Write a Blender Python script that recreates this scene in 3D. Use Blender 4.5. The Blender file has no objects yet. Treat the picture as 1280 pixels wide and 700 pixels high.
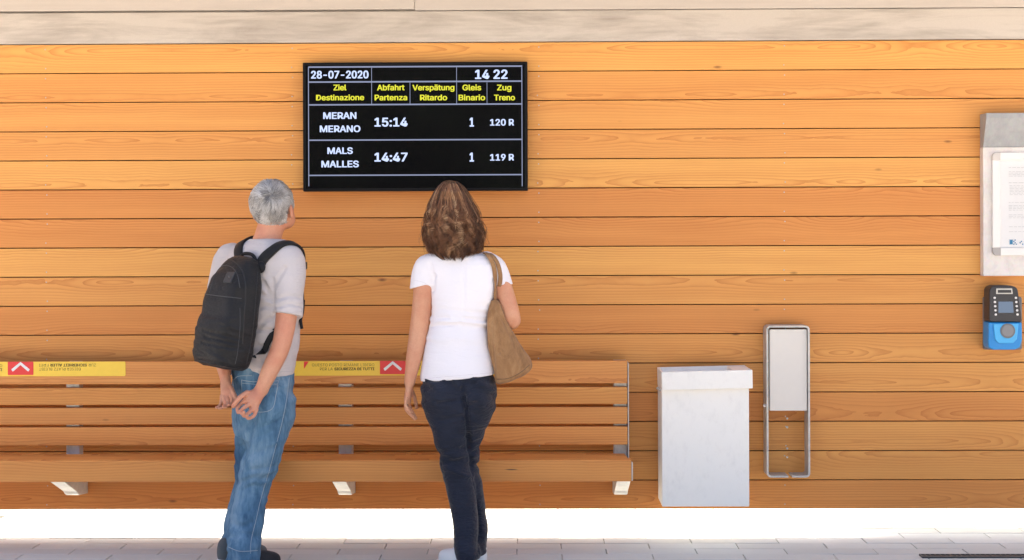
import bpy, bmesh, math, random, time
import numpy as np
from mathutils import Vector, Matrix
T0 = time.time()
random.seed(7); rng = np.random.default_rng(7)
SC = bpy.context.scene
COL = SC.collection
R_ = math.radians

# ---------------------------------------------------------------- camera
FPX = 1908.0; CAM = np.array([0.0, -7.2, 1.43]); YAW = 0.0141; ROLL = -0.0034; HZ = 290.0
cam_d = bpy.data.cameras.new('camera'); cam = bpy.data.objects.new('camera', cam_d); COL.objects.link(cam)
cam_d.sensor_width = 36; cam_d.lens = 36 * FPX / 1280; cam_d.clip_end = 500; cam_d.clip_start = 0.1
cam_d.shift_y = -(350 - HZ) / 1280
MROT = Matrix.Rotation(YAW, 3, 'Z') @ Matrix.Rotation(R_(90), 3, 'X') @ Matrix.Rotation(ROLL, 3, 'Z')
cam.matrix_world = Matrix.Translation(Vector(CAM)) @ MROT.to_4x4()
SC.camera = cam
MR = np.array(MROT)

def ray(px, py):
    return MR @ np.array([(px - 640) / FPX, (HZ - py) / FPX, -1.0])
def at(px, py, Y=0.0):
    d = ray(px, py); return CAM + d * ((Y - CAM[1]) / d[1])
def on_ground(px, py, z=0.0):
    d = ray(px, py); return CAM + d * ((z - CAM[2]) / d[2])

# ---------------------------------------------------------------- world, sun, exposure
SUN_EL, SUN_AZ = 54.0, 8.0          # the sun stands behind the wall, azimuth from +y towards +x
wd = bpy.data.worlds.new('World'); SC.world = wd; wd.use_nodes = True
nt = wd.node_tree; bg = nt.nodes['Background']
sky = nt.nodes.new('ShaderNodeTexSky'); sky.sky_type = 'NISHITA'; sky.sun_disc = False
sky.sun_elevation = R_(SUN_EL); sky.sun_rotation = R_(SUN_AZ); sky.dust_density = 9.0; sky.ozone_density = 0.5; sky.air_density = 0.8; sky.altitude = 300
nt.links.new(sky.outputs[0], bg.inputs[0]); bg.inputs[1].default_value = 0.15
sl = bpy.data.lights.new('sun', 'SUN'); sl.energy = 2.8; sl.angle = R_(0.5); sl.color = (1.0, 0.95, 0.79)
so = bpy.data.objects.new('sun', sl); COL.objects.link(so)
sdir = Vector((math.sin(R_(SUN_AZ)) * math.cos(R_(SUN_EL)), math.cos(R_(SUN_AZ)) * math.cos(R_(SUN_EL)), math.sin(R_(SUN_EL))))
so.rotation_euler = sdir.to_track_quat('Z', 'Y').to_euler(); so.location = sdir * 30
SC.view_settings.view_transform = 'Standard'; SC.view_settings.look = 'None'
SC.view_settings.exposure = 1.88; SC.view_settings.gamma = 1.0; SC.view_settings.use_curve_mapping = False
SC.render.engine = 'CYCLES'; SC.cycles.use_denoising = True; SC.cycles.max_bounces = 8; SC.cycles.diffuse_bounces = 5

# ---------------------------------------------------------------- materials
class NT:
    def __init__(s, name, rough=0.6, spec=0.5, metal=0.0):
        s.m = bpy.data.materials.new(name); s.m.use_nodes = True; s.t = s.m.node_tree
        s.b = s.t.nodes['Principled BSDF']; s.b.inputs['Roughness'].default_value = rough
        s.b.inputs['Specular IOR Level'].default_value = spec; s.b.inputs['Metallic'].default_value = metal
    def n(s, typ, ins=None, **kw):
        n = s.t.nodes.new('ShaderNode' + typ)
        for k, v in kw.items(): setattr(n, k, v)
        for k, v in (ins or {}).items():
            if hasattr(v, 'is_output') or isinstance(v, bpy.types.NodeSocket): s.t.links.new(v, n.inputs[k])
            else: n.inputs[k].default_value = v
        return n
    def math(s, op, a, b=0.0, c=None):
        d = {0: a, 1: b}
        if c is not None: d[2] = c
        return s.n('Math', d, operation=op).outputs[0]
    def ramp(s, fac, stops):
        n = s.n('ValToRGB', {0: fac}); e = n.color_ramp.elements
        while len(e) < len(stops): e.new(0.5)
        for i, (p, c) in enumerate(stops):
            e[i].position = p; e[i].color = tuple(c) + ((1,) if len(c) == 3 else ())
        return n.outputs[0]
    def mix(s, f, a, b, blend='MIX'):
        n = s.n('Mix', data_type='RGBA', blend_type=blend)
        for i, v in ((0, f), (6, a), (7, b)):
            if isinstance(v, bpy.types.NodeSocket): s.t.links.new(v, n.inputs[i])
            else: n.inputs[i].default_value = v if i == 0 else (tuple(v) + (1,) if len(v) == 3 else v)
        return n.outputs[2]
    def noise(s, vec, scale, detail=3, rough=0.5, dist=0.0, out=0):
        return s.n('TexNoise', {'Vector': vec, 'Scale': scale, 'Detail': detail, 'Roughness': rough, 'Distortion': dist}).outputs[out]
    def mapping(s, vec, scale=(1, 1, 1), loc=(0, 0, 0), rot=(0, 0, 0)):
        return s.n('Mapping', {'Vector': vec, 'Scale': scale, 'Location': loc, 'Rotation': rot}).outputs[0]
    def obj(s): return s.n('TexCoord').outputs['Object']
    def out(s, color=None, rough=None, height=None, bump=0.2, dist=0.002):
        if color is not None:
            if isinstance(color, bpy.types.NodeSocket): s.t.links.new(color, s.b.inputs['Base Color'])
            else: s.b.inputs['Base Color'].default_value = tuple(color) + (1,)
        if rough is not None: s.t.links.new(rough, s.b.inputs['Roughness'])
        if height is not None:
            b = s.n('Bump', {'Height': height, 'Strength': bump, 'Distance': dist}); s.t.links.new(b.outputs[0], s.b.inputs['Normal'])
        return s.m

def m_plain(name, col, rough=0.6, spec=0.5, metal=0.0, var=0.08, scale=30, bump=0.1, dist=0.001):
    t = NT(name, rough, spec, metal); o = t.obj(); nz = t.noise(o, scale, 4, 0.6)
    c = t.mix(nz, [max(0, x * (1 - var)) for x in col], [min(1, x * (1 + var)) for x in col])
    return t.out(c, height=nz, bump=bump, dist=dist)

def m_wood(name, tint=(1, 1, 1), figure=1.0, mark=None):
    """larch boards along x: growth rings cut at a slant give cathedral figures that differ from board to board"""
    t = NT(name, 0.5, 0.35)
    o = t.obj(); rnd = t.n('ObjectInfo').outputs['Random']
    sx = t.n('SeparateXYZ', {0: o}); x, z = sx.outputs[0], sx.outputs[2]
    off = t.math('MULTIPLY', rnd, 97.0)
    xo = t.math('ADD', x, off)
    v1 = t.n('CombineXYZ', {0: t.math('MULTIPLY', xo, 0.9), 1: off, 2: t.math('MULTIPLY', z, 0.8)}).outputs[0]
    slow = t.math('SUBTRACT', t.noise(v1, 1.0, 1, 0.4), 0.5)
    v2 = t.n('CombineXYZ', {0: t.math('MULTIPLY', xo, 5.0), 1: off, 2: t.math('MULTIPLY', z, 14.0)}).outputs[0]
    wob = t.math('SUBTRACT', t.noise(v2, 1.0, 3, 0.55), 0.5)
    v2b = t.n('CombineXYZ', {0: t.math('MULTIPLY', xo, 26.0), 1: off, 2: t.math('MULTIPLY', z, 60.0)}).outputs[0]
    wob2 = t.math('SUBTRACT', t.noise(v2b, 1.0, 2, 0.5), 0.5)
    z0 = t.math('MULTIPLY', t.math('SUBTRACT', t.n('TexWhiteNoise', {'W': off}, noise_dimensions='1D').outputs[0], 0.5), 0.17)
    zz = t.math('ADD', t.math('SUBTRACT', z, z0), t.math('MULTIPLY', wob, 0.012))
    yy = t.math('ADD', t.math('MULTIPLY', slow, 0.26 * figure), t.math('ADD', t.math('MULTIPLY', wob, 0.022), t.math('MULTIPLY', wob2, 0.004)))
    rho = t.math('SQRT', t.math('ADD', t.math('MULTIPLY', zz, zz), t.math('MULTIPLY', yy, yy)))
    ring = t.math('FRACT', t.math('MULTIPLY', rho, 85.0))
    late = t.math('POWER', ring, 2.6)
    late = t.math('MULTIPLY', late, t.math('LESS_THAN', ring, 0.97))
    # figure shows strongest near the pith, straight grain elsewhere
    near = t.n('MapRange', {0: rho, 1: 0.02, 2: 0.10, 3: 1.0, 4: 0.42}).outputs[0]
    late = t.math('MULTIPLY', late, near)
    v3 = t.n('CombineXYZ', {0: t.math('MULTIPLY', xo, 3.0), 1: off, 2: t.math('MULTIPLY', z, 260.0)}).outputs[0]
    fib = t.noise(v3, 1.0, 4, 0.65)
    v4 = t.n('CombineXYZ', {0: t.math('MULTIPLY', xo, 1.3), 1: off, 2: t.math('MULTIPLY', z, 22.0)}).outputs[0]
    blot = t.noise(v4, 1.0, 3, 0.5)
    base = t.mix(blot, (0.64, 0.275, 0.070), (0.84, 0.425, 0.120))
    base = t.mix(t.math('MULTIPLY', late, 0.80), base, (0.47, 0.14, 0.03))
    base = t.mix(t.math('MULTIPLY', fib, 0.36), base, (0.54, 0.205, 0.055))
    # tone of each board
    h = t.n('TexWhiteNoise', {'W': t.math('ADD', off, 3.3)}, noise_dimensions='1D').outputs[0]
    tone = t.n('ObjectInfo').outputs['Color']
    base = t.mix(1.0, base, tone, 'MULTIPLY')
    base = t.mix(1.0, base, tuple(tint), 'MULTIPLY')
    # small dark knots
    vk = t.n('CombineXYZ', {0: t.math('MULTIPLY', xo, 1.9), 1: off, 2: t.math('MULTIPLY', z, 5.5)}).outputs[0]
    vor = t.n('TexVoronoi', {'Vector': vk, 'Scale': 1.0}, voronoi_dimensions='3D')
    kn = t.n('MapRange', {0: vor.outputs['Distance'], 1: 0.012, 2: 0.05, 3: 1.0, 4: 0.0}).outputs[0]
    base = t.mix(t.math('MULTIPLY', kn, 0.85), base, (0.13, 0.04, 0.015))
    if mark:
        mx, mz, rx, rz = mark
        a = t.math('DIVIDE', t.math('SUBTRACT', x, mx), rx); b = t.math('DIVIDE', t.math('SUBTRACT', z, mz), rz)
        dd = t.math('SQRT', t.math('ADD', t.math('MULTIPLY', a, a), t.math('MULTIPLY', b, b)))
        dd = t.math('ADD', dd, t.math('MULTIPLY', wob, 1.6))
        base = t.mix(t.n('MapRange', {0: dd, 1: 0.5, 2: 1.1, 3: 0.9, 4: 0.0}).outputs[0], base, (0.045, 0.025, 0.02))
    hgt = t.math('ADD', t.math('MULTIPLY', late, -0.6), t.math('MULTIPLY', fib, 0.5))
    return t.out(base, height=hgt, bump=0.25, dist=0.0012)

def m_concrete(name, c1, c2, streak=1.0):
    t = NT(name, 0.75, 0.3); o = t.obj()
    a = t.noise(t.mapping(o, (0.9 * streak, 3, 5)), 1.6, 6, 0.62, 0.8)
    b = t.noise(t.mapping(o, (1.5, 8, 22)), 2.0, 5, 0.6)
    f = t.math('ADD', t.math('MULTIPLY', a, 0.75), t.math('MULTIPLY', b, 0.35))
    c = t.ramp(f, [(0.36, c1), (0.62, c2)])
    g = t.noise(o, 220, 3, 0.6)
    c = t.mix(t.math('MULTIPLY', g, 0.25), c, [x * 0.7 for x in c1])
    return t.out(c, height=g, bump=0.2, dist=0.001)

def m_galv(name, c1, c2, rough=0.5, metal=0.0, sc=9.0):
    t = NT(name, rough, 0.5, metal); o = t.obj()
    a = t.noise(o, sc, 6, 0.65, 0.6); b = t.noise(t.mapping(o, (1, 1, 0.4)), sc * 7, 5, 0.7)
    v = t.n('TexVoronoi', {'Vector': o, 'Scale': 70.0}).outputs['Color']
    f = t.math('ADD', t.math('MULTIPLY', a, 0.7), t.math('MULTIPLY', b, 0.35))
    c = t.ramp(f, [(0.34, c1), (0.60, c2)])
    c = t.mix(0.05, c, v, 'MULTIPLY')
    return t.out(c, rough=t.n('MapRange', {0: b, 1: 0.3, 2: 0.7, 3: rough - 0.1, 4: rough + 0.12}).outputs[0], height=a, bump=0.15, dist=0.002)

def m_emit(name, col, strength):
    t = NT(name, 0.5, 0.1); t.b.inputs['Base Color'].default_value = (0, 0, 0, 1)
    t.b.inputs['Emission Color'].default_value = tuple(col) + (1,); t.b.inputs['Emission Strength'].default_value = strength
    return t.m

def m_cloth(name, col, var=0.1, weave=900, rough=0.85, col2=None, sc=7, sheen=0.1, bump=0.2, wr=0.0):
    t = NT(name, rough, 0.2); o = t.obj()
    a = t.noise(o, sc, 4, 0.6); w = t.noise(o, weave, 2, 0.6)
    c2 = col2 or [x * (1 - var * 2) for x in col]
    c = t.mix(t.n('MapRange', {0: a, 1: 0.3, 2: 0.7}).outputs[0], c2, col)
    c = t.mix(t.math('MULTIPLY', w, 0.3), c, [x * 0.75 for x in col])
    t.b.inputs['Sheen Weight'].default_value = sheen
    if wr:      # soft creases across the cloth
        f1 = t.noise(t.mapping(o, (9, 9, 34), rot=(0, .35, 0)), 1, 3, .55, 1.2); f2 = t.noise(t.mapping(o, (22, 22, 60), rot=(0, -.5, 0)), 1, 2, .5, .8)
        r = t.math('ABSOLUTE', t.math('SUBTRACT', f1, .5)); h = t.math('ADD', t.math('MULTIPLY', r, -1.6), t.math('ADD', t.math('MULTIPLY', f2, .5), t.math('MULTIPLY', w, .02)))
        return t.out(c, height=h, bump=wr, dist=0.022)
    return t.out(c, height=w, bump=bump, dist=0.001)

def m_skin(name, col, red):
    t = NT(name, 0.5, 0.4); o = t.obj()
    a = t.noise(o, 14, 4, 0.6); b = t.noise(o, 160, 3, 0.6)
    c = t.mix(t.n('MapRange', {0: a, 1: 0.35, 2: 0.68}).outputs[0], col, red)
    c = t.mix(t.math('MULTIPLY', b, 0.45), c, [x * 0.62 for x in red])
    t.b.inputs['Subsurface Weight'].default_value = 0.15; t.b.inputs['Subsurface Radius'].default_value = (0.012, 0.005, 0.003)
    t.b.inputs['Subsurface Scale'].default_value = 0.6
    return t.out(c, height=b, bump=0.15, dist=0.001)

def m_hair(name, stops, rough=0.4):
    t = NT(name, rough, 0.5)
    a = t.n('Attribute', attribute_name='tone').outputs['Fac']
    return t.out(t.ramp(a, stops))

# ---------------------------------------------------------------- object helpers
def tag(o, label=None, cat=None, group=None, kind=None):
    for k, v in (('label', label), ('category', cat), ('group', group), ('kind', kind)):
        if v: o[k] = v
    return o
def empty(name, loc=(0, 0, 0)):
    o = bpy.data.objects.new(name, None); COL.objects.link(o); o.location = loc; o.empty_display_size = 0.1; return o
def link(name, me, mat=None, parent=None, loc=None, smooth=False):
    o = bpy.data.objects.new(name, me); COL.objects.link(o)
    if mat is not None and not me.materials: me.materials.append(mat)
    if smooth: me.polygons.foreach_set('use_smooth', [True] * len(me.polygons))
    if parent is not None:
        o.parent = parent; o.matrix_parent_inverse = Matrix.Translation(-WLOC(parent))
    if loc is not None: o.location = loc
    return o
def WLOC(p):
    v = Vector((0, 0, 0)); 
    while p is not None:
        v = v + p.location; 
        if p.parent is not None: v = v + p.matrix_parent_inverse.translation
        p = p.parent
    return v
# all child meshes carry world coordinates through matrix_parent_inverse, so every location below is a world location
def bm_obj(name, bm, mat, parent=None, loc=None, smooth=False):
    me = bpy.data.meshes.new(name); bm.to_mesh(me); bm.free(); return link(name, me, mat, parent, loc, smooth)
def bm_box(lo, hi, bevel=0.0, seg=1, bm=None):
    b = bmesh.new(); bmesh.ops.create_cube(b, size=1)
    lo = Vector(lo); hi = Vector(hi); c = (lo + hi) / 2; s = hi - lo
    for v in b.verts: v.co = Vector((v.co.x * s.x + c.x, v.co.y * s.y + c.y, v.co.z * s.z + c.z))
    if bevel > 0: bmesh.ops.bevel(b, geom=list(b.edges), offset=bevel, segments=seg, profile=0.5, affect='EDGES')
    if bm is not None:
        me = bpy.data.meshes.new('tmp'); b.to_mesh(me); b.free(); bm.from_mesh(me); bpy.data.meshes.remove(me); return bm
    return b
def box(name, lo, hi, mat, parent=None, bevel=0.002, seg=1):
    lo = Vector(lo); hi = Vector(hi); c = (lo + hi) / 2
    return bm_obj(name, bm_box(lo - c, hi - c, bevel, seg), mat, parent, c)
def bm_prism(pts, axis, a0, a1, bevel=0.0, bm=None, seg=1):
    """polygon pts in the two other axes (in order), swept along axis from a0 to a1"""
    b = bmesh.new()
    def mk(p, a):
        return {'X': (a, p[0], p[1]), 'Y': (p[0], a, p[1]), 'Z': (p[0], p[1], a)}[axis]
    v0 = [b.verts.new(mk(p, a0)) for p in pts]; v1 = [b.verts.new(mk(p, a1)) for p in pts]
    n = len(pts); b.faces.new(v0); b.faces.new(v1[::-1])
    for i in range(n): b.faces.new((v0[i], v0[(i + 1) % n], v1[(i + 1) % n], v1[i]))
    bmesh.ops.recalc_face_normals(b, faces=b.faces[:])
    if bevel > 0:
        es = [e for e in b.edges if e.calc_face_angle(0) > 0.5]
        bmesh.ops.bevel(b, geom=es, offset=bevel, segments=seg, profile=0.5, affect='EDGES')
    if bm is not None:
        me = bpy.data.meshes.new('tmp'); b.to_mesh(me); b.free(); bm.from_mesh(me); bpy.data.meshes.remove(me); return bm
    return b
def rrect(x0, z0, x1, z1, r, n=6):
    pts = []
    for cx, cz, a0 in ((x1 - r, z1 - r, 0), (x0 + r, z1 - r, 90), (x0 + r, z0 + r, 180), (x1 - r, z0 + r, 270)):
        for k in range(n + 1):
            a = R_(a0 + 90 * k / n); pts.append((cx + r * math.cos(a), cz + r * math.sin(a)))
    return pts
def np_mesh(name, V, F, smooth=True):
    """V (n,3), F (m,3|4) arrays to a mesh"""
    me = bpy.data.meshes.new(name); k = F.shape[1]
    me.vertices.add(len(V)); me.vertices.foreach_set('co', np.ascontiguousarray(V, np.float32).ravel())
    me.loops.add(F.size); me.loops.foreach_set('vertex_index', np.ascontiguousarray(F, np.int32).ravel())
    me.polygons.add(len(F)); me.polygons.foreach_set('loop_start', np.arange(0, F.size, k, dtype=np.int32))
    me.polygons.foreach_set('use_smooth', np.full(len(F), smooth))
    me.update(calc_edges=True); me.validate(); return me
def tubes(paths, radii, sides=3, tones=None, flat=None):
    """many swept tubes at once. paths (n,m,3); radii (n,m); returns V,F,tone per vertex"""
    P = np.asarray(paths, float); n, m, _ = P.shape; Rr = np.asarray(radii, float)
    T = np.gradient(P, axis=1); T /= np.linalg.norm(T, axis=2, keepdims=True) + 1e-9
    ref = np.where(np.abs(T[..., 2:3]) > 0.9, np.array([1.0, 0, 0]), np.array([0, 0, 1.0]))
    A = np.cross(T, ref); A /= np.linalg.norm(A, axis=2, keepdims=True) + 1e-9
    # keep frames continuous
    for i in range(1, m):
        a = A[:, i - 1] - (A[:, i - 1] * T[:, i]).sum(1, keepdims=True) * T[:, i]
        A[:, i] = a / (np.linalg.norm(a, axis=1, keepdims=True) + 1e-9)
    B = np.cross(T, A)
    V = np.empty((n, m, sides, 3))
    for s in range(sides):
        th = 2 * math.pi * s / sides
        V[:, :, s] = P + Rr[..., None] * (math.cos(th) * A + math.sin(th) * B)
    idx = np.arange(n * m * sides).reshape(n, m, sides); nx = np.roll(idx, -1, axis=2)
    F = np.stack([idx[:, :-1], nx[:, :-1], nx[:, 1:], idx[:, 1:]], axis=-1).reshape(-1, 4)
    tone = None if tones is None else np.repeat(np.asarray(tones), m * sides) if np.ndim(tones) == 1 else np.repeat(np.asarray(tones).reshape(-1), sides)
    return V.reshape(-1, 3), F, tone
def set_tone(me, tone):
    at_ = me.attributes.new('tone', 'FLOAT', 'POINT'); at_.data.foreach_set('value', np.ascontiguousarray(tone, np.float32))
def tube_obj(name, pts, r, mat, parent=None, sides=8, closed_ends=True):
    pts = np.asarray(pts, float); rr = np.full(len(pts), r) if np.isscalar(r) else np.asarray(r)
    V, F, _ = tubes(pts[None], rr[None], sides)
    me = np_mesh(name, V, F)
    return link(name, me, mat, parent)
def spline(pts, n=40, closed=False):
    """Catmull-Rom through pts"""
    P = np.asarray(pts, float); k = len(P)
    E = np.vstack([2 * P[0] - P[1], P, 2 * P[-1] - P[-2]])
    t = np.linspace(0, k - 1, n); out = []
    for u in t:
        i = min(int(u), k - 2); f = u - i; a, b, c, d = E[i], E[i + 1], E[i + 2], E[i + 3]
        out.append(0.5 * (2 * b + (c - a) * f + (2 * a - 5 * b + 4 * c - d) * f * f + (3 * b - a - 3 * c + d) * f ** 3))
    return np.array(out)
def ribbon(pts, nrm, width, thick, lift=0.0):
    """flat strap: centre line pts, surface normals nrm"""
    P = np.asarray(pts, float); N = np.asarray(nrm, float); n = len(P)
    T = np.gradient(P, axis=0); T /= np.linalg.norm(T, axis=1, keepdims=True) + 1e-9
    N = N - (N * T).sum(1, keepdims=True) * T; N /= np.linalg.norm(N, axis=1, keepdims=True) + 1e-9
    S = np.cross(T, N); w = (np.full(n, width) if np.isscalar(width) else np.asarray(width))[:, None]
    C = P + N * lift; prof = [(-.5, .0), (-.5, .7), (-.42, 1), (.42, 1), (.5, .7), (.5, 0)]
    V = np.stack([C + S * w * a + N * thick * b for a, b in prof], axis=1); k = len(prof)
    idx = np.arange(n * k).reshape(n, k); nx = np.roll(idx, -1, axis=1)
    F = np.stack([idx[:-1], nx[:-1], nx[1:], idx[1:]], axis=-1).reshape(-1, 4)
    caps = [[idx[0, 0], idx[0, 1], idx[0, 2], idx[0, 3]], [idx[0, 0], idx[0, 3], idx[0, 4], idx[0, 5]],
            [idx[-1, 3], idx[-1, 2], idx[-1, 1], idx[-1, 0]], [idx[-1, 5], idx[-1, 4], idx[-1, 3], idx[-1, 0]]]
    return V.reshape(-1, 3), np.vstack([F, np.array(caps)])
try:      # Blender's own interface font; the built-in one if it is not there
    import os
    FONT = bpy.data.fonts.load(os.path.join(bpy.utils.resource_path('LOCAL'), 'datafiles', 'fonts', 'Inter.woff2'))
except Exception:
    FONT = None
def raw_text(s):
    cu = bpy.data.curves.new('lettering', 'FONT'); cu.body = s
    if FONT: cu.font = FONT
    cu.resolution_u = 3
    ob = bpy.data.objects.new('tmp', cu); COL.objects.link(ob)
    me = bpy.data.meshes.new_from_object(ob.evaluated_get(bpy.context.evaluated_depsgraph_get()))
    bpy.data.objects.remove(ob); bpy.data.curves.remove(cu)
    V = np.array([v.co[:] for v in me.vertices]); F = []
    for p in me.polygons:
        q = list(p.vertices)
        for k in range(1, len(q) - 1): F.append((q[0], q[k], q[k + 1]))
    bpy.data.meshes.remove(me); return V, np.array(F)
CAPH = raw_text('H')[0][:, 1].max()
def text_mesh(s, x0, x1, z0, z1, bold=0.0, rot180=False):
    """fitted so that the capitals span the box x0..x1, z0..z1 (in the xz plane); bold = stroke gain as a share of the cap height"""
    v, f = raw_text(s); g = bold * (z1 - z0)
    a0, a1 = v[:, 0].min(), v[:, 0].max(); sz = (z1 - z0 - g) / CAPH; sx = (x1 - x0 - 2 * g) / (a1 - a0)
    X = (v[:, 0] - a0) * sx + g; Z = v[:, 1] * sz + g / 2
    if rot180: X = (x1 - x0) - X; Z = (z1 - z0) - Z; 
    cop = [(0, 0)] if bold == 0 else [(-g, 0), (g, 0), (0, 0), (-g * .7, g * .5), (g * .7, -g * .5), (g * .7, g * .5), (-g * .7, -g * .5)]
    V = np.concatenate([np.stack([X + x0 + dx, np.full(len(v), -.00003 * k), Z + z0 + dz_], 1) for k, (dx, dz_) in enumerate(cop)])
    F = np.concatenate([f + k * len(v) for k in range(len(cop))]); return np_mesh('lettering', V, F, False)
# ================================================================ THE PLACE
M_WOOD = m_wood('larch'); M_BENCH = m_wood('bench larch', (1.0, 0.97, 0.95), 0.7)
M_BEAM = m_concrete('stained concrete', (0.34, 0.295, 0.26), (0.60, 0.545, 0.49))
M_PANEL = m_concrete('pale concrete', (0.50, 0.45, 0.41), (0.57, 0.515, 0.47), 0.4)
M_DARK = m_plain('dark gap', (0.045, 0.022, 0.012), 0.9, 0.1)
M_GALV = m_galv('white galvanised steel', (0.60, 0.59, 0.57), (0.80, 0.79, 0.77), 0.5)
M_STEEL = m_galv('brushed steel', (0.42, 0.41, 0.39), (0.60, 0.59, 0.56), 0.42, 0.35, 14)
M_ALU = m_plain('satin aluminium', (0.50, 0.49, 0.475), 0.38, 0.5, 0.6, 0.05)
M_PLATE = m_plain('beige painted plate', (0.76, 0.705, 0.63), 0.45, 0.4, 0, 0.02)
M_PAVE = None

# ---- ground
def make_ground():
    t = NT('paving', 0.85, 0.2); o = t.obj()
    br = t.n('TexBrick', {'Vector': o, 'Color1': (.60, .56, .50, 1), 'Color2': (.52, .48, .43, 1), 'Mortar': (.3, .28, .26, 1), 'Scale': 1.0,
                          'Mortar Size': 0.003, 'Brick Width': 0.4, 'Row Height': 0.117})
    nz = t.noise(o, 40, 5, 0.6); c = t.mix(t.math('MULTIPLY', nz, 0.3), br.outputs[0], (0.45, 0.42, 0.38))
    mat = t.out(c, height=nz, bump=0.3, dist=0.002)
    b = bmesh.new(); bmesh.ops.create_grid(b, x_segments=1, y_segments=1, size=150)
    g = bm_obj('pavement', b, mat, None, (0, 0, -0.012)); tag(g, kind='structure')
    tp = NT('paver stone', 0.8, 0.25); oi = tp.n('ObjectInfo').outputs['Random']; oo = tp.obj()
    n1 = tp.noise(oo, 60, 5, 0.65); n2 = tp.noise(oo, 5, 3, 0.5)
    c = tp.mix(oi, (0.56, 0.575, 0.53), (0.655, 0.67, 0.62)); c = tp.mix(tp.math('MULTIPLY', n1, 0.35), c, (0.42, 0.41, 0.40)); c = tp.mix(tp.math('MULTIPLY', n2, 0.25), c, (0.68, 0.64, 0.58))
    mp = tp.out(c, height=n1, bump=0.35, dist=0.002)
    me = bpy.data.meshes.new('paver'); bb = bm_box((-.1983, -.0573, -.04), (.1983, .0573, 0), 0.0022, 1); bb.to_mesh(me); bb.free(); me.materials.append(mp)
    ph = at(863, 676, -0.13)[0]
    for k in range(-8, 7):
        yc = -0.076 - 0.117 * k - 0.0585
        for i in range(-9, 9):
            xc = ph + 0.4 * i + 0.2 + (0.2 if k % 2 else 0)
            if abs(xc) > 3.05: continue
            o_ = bpy.data.objects.new('paver', me); COL.objects.link(o_); o_.parent = g; o_.matrix_parent_inverse = Matrix.Translation((0, 0, .012))
            o_.location = (xc + random.uniform(-.001, .001), yc, random.uniform(-.0015, .0015)); o_.rotation_euler = (random.uniform(-.003, .003), random.uniform(-.003, .003), random.uniform(-.003, .003))
    # slot drain let into the paving
    a = on_ground(1153, 697.5); b2 = on_ground(1153, 693.8)
    d = empty('slot_drain', (2.6, (a[1] + b2[1]) / 2, 0.0)); tag(d, 'dark narrow metal slot drain set in the grey paving at lower right', 'drain')
    dm = m_plain('drain metal', (0.05, 0.05, 0.055), 0.5, 0.5, 0.4)
    bx = bmesh.new()
    for y in (a[1] + .005, b2[1] - .005): bm_box((a[0], y - .005, -.02), (3.4, y + .005, .006), .001, 1, bx)
    bm_box((a[0], a[1] + .01, -.02), (a[0] + .006, b2[1] - .01, .006), .001, 1, bx)
    bm_obj('rim', bx, dm, d); box('channel', (a[0] + .006, a[1] + .01, -.02), (3.4, b2[1] - .01, 0.0025), dm, d, 0)
    bs = bmesh.new(); x = a[0] + .02
    while x < 3.4: bm_box((x, a[1] + .01, .0025), (x + .006, b2[1] - .01, .005), 0, 1, bs); x += .022
    tag(bm_obj('grate_bar', bs, dm, d), kind='stuff')
make_ground()

# ---- timber wall
XL, XR = -3.3, 3.3
wall = empty('timber_wall', (0, 0.05, 0.1)); tag(wall, 'orange larch clad wall of long horizontal boards hanging clear of the paving', 'wall')
ZB = at(640, 636.8, 0)[2]; ZT = at(640, 52.6, 0)[2]; NPL = 16; PIT = (ZT - ZB) / NPL
def plank_mesh():
    me = bpy.data.meshes.new('plank'); b = bm_box((XL, 0, -PIT / 2 + .0022), (XR, .022, PIT / 2 - .0022), 0.0018, 2); b.to_mesh(me); b.free(); return me
PM = plank_mesh()
TONES = 'rnnrnnrnyrrynnny'      # reddish, neutral or yellowish boards, from the bottom up
for i in range(NPL):
    o = link('plank', PM, M_WOOD, wall); o.color = {'r': (.93, .81, .74, 1), 'n': (1, .98, .93, 1), 'y': (1.06, 1.12, 1.06, 1)}[TONES[i]]; o.location = (0, random.uniform(0, .0012), ZB + PIT * (i + .5))
box('backing', (XL, .026, ZB + .01), (XR, .036, ZT), M_DARK, wall, 0); box('backing', (XL, .026, ZT + .001), (XR, .036, 2.62), M_BEAM, wall, 0)
XJ = at(518.5, 30, 0)[0]; zb2 = at(640, 13.5, 0)[2]
for x0, x1 in ((XL, XR),):
    o = box('beam', (x0, -.006, ZT + .002), (x1, .1, zb2), M_BEAM, wall, .0025, 2)
for x0, x1, dz in ((XL, XJ - .0007, .009), (XJ + .0007, XR, .003)):
    box('upper_panel', (x0, -.014, zb2 + dz), (x1, .09, 2.62), M_PANEL, wall, .003)
bs = bmesh.new()
for cx in (58.5, 365.5, 673.5, 981):
    for i in range(NPL):
        for dz in (-.045, .045):
            p = at(cx, 350, 0); mt = Matrix.Translation((p[0] + random.uniform(-.004, .004), -.0005, ZB + PIT * (i + .5) + dz)) @ Matrix.Rotation(R_(90), 4, 'X')
            bmesh.ops.create_cone(bs, cap_ends=True, segments=8, radius1=.0032, radius2=.0026, depth=.0018, matrix=mt)
s_ = bm_obj('screw', bs, M_ALU, wall); tag(s_, kind='stuff')
for x in (XL + .05, XR - .15): box('wall_post', (x, .07, -.01), (x + .1, .12, 2.62), M_STEEL, wall, .004)
rf = box('roof', (-4.5, -.78, 2.62), (4.5, .12, 2.74), M_PANEL, None, .01); tag(rf, kind='structure')
# unseen box added behind the wall to cast the shadow on the sunlit paving
p = on_ground(1090, 665)
bk = box('shadow_caster', (p[0], .04, .42), (3.2, .54, 1.6), M_GALV, wall, .004)

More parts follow.
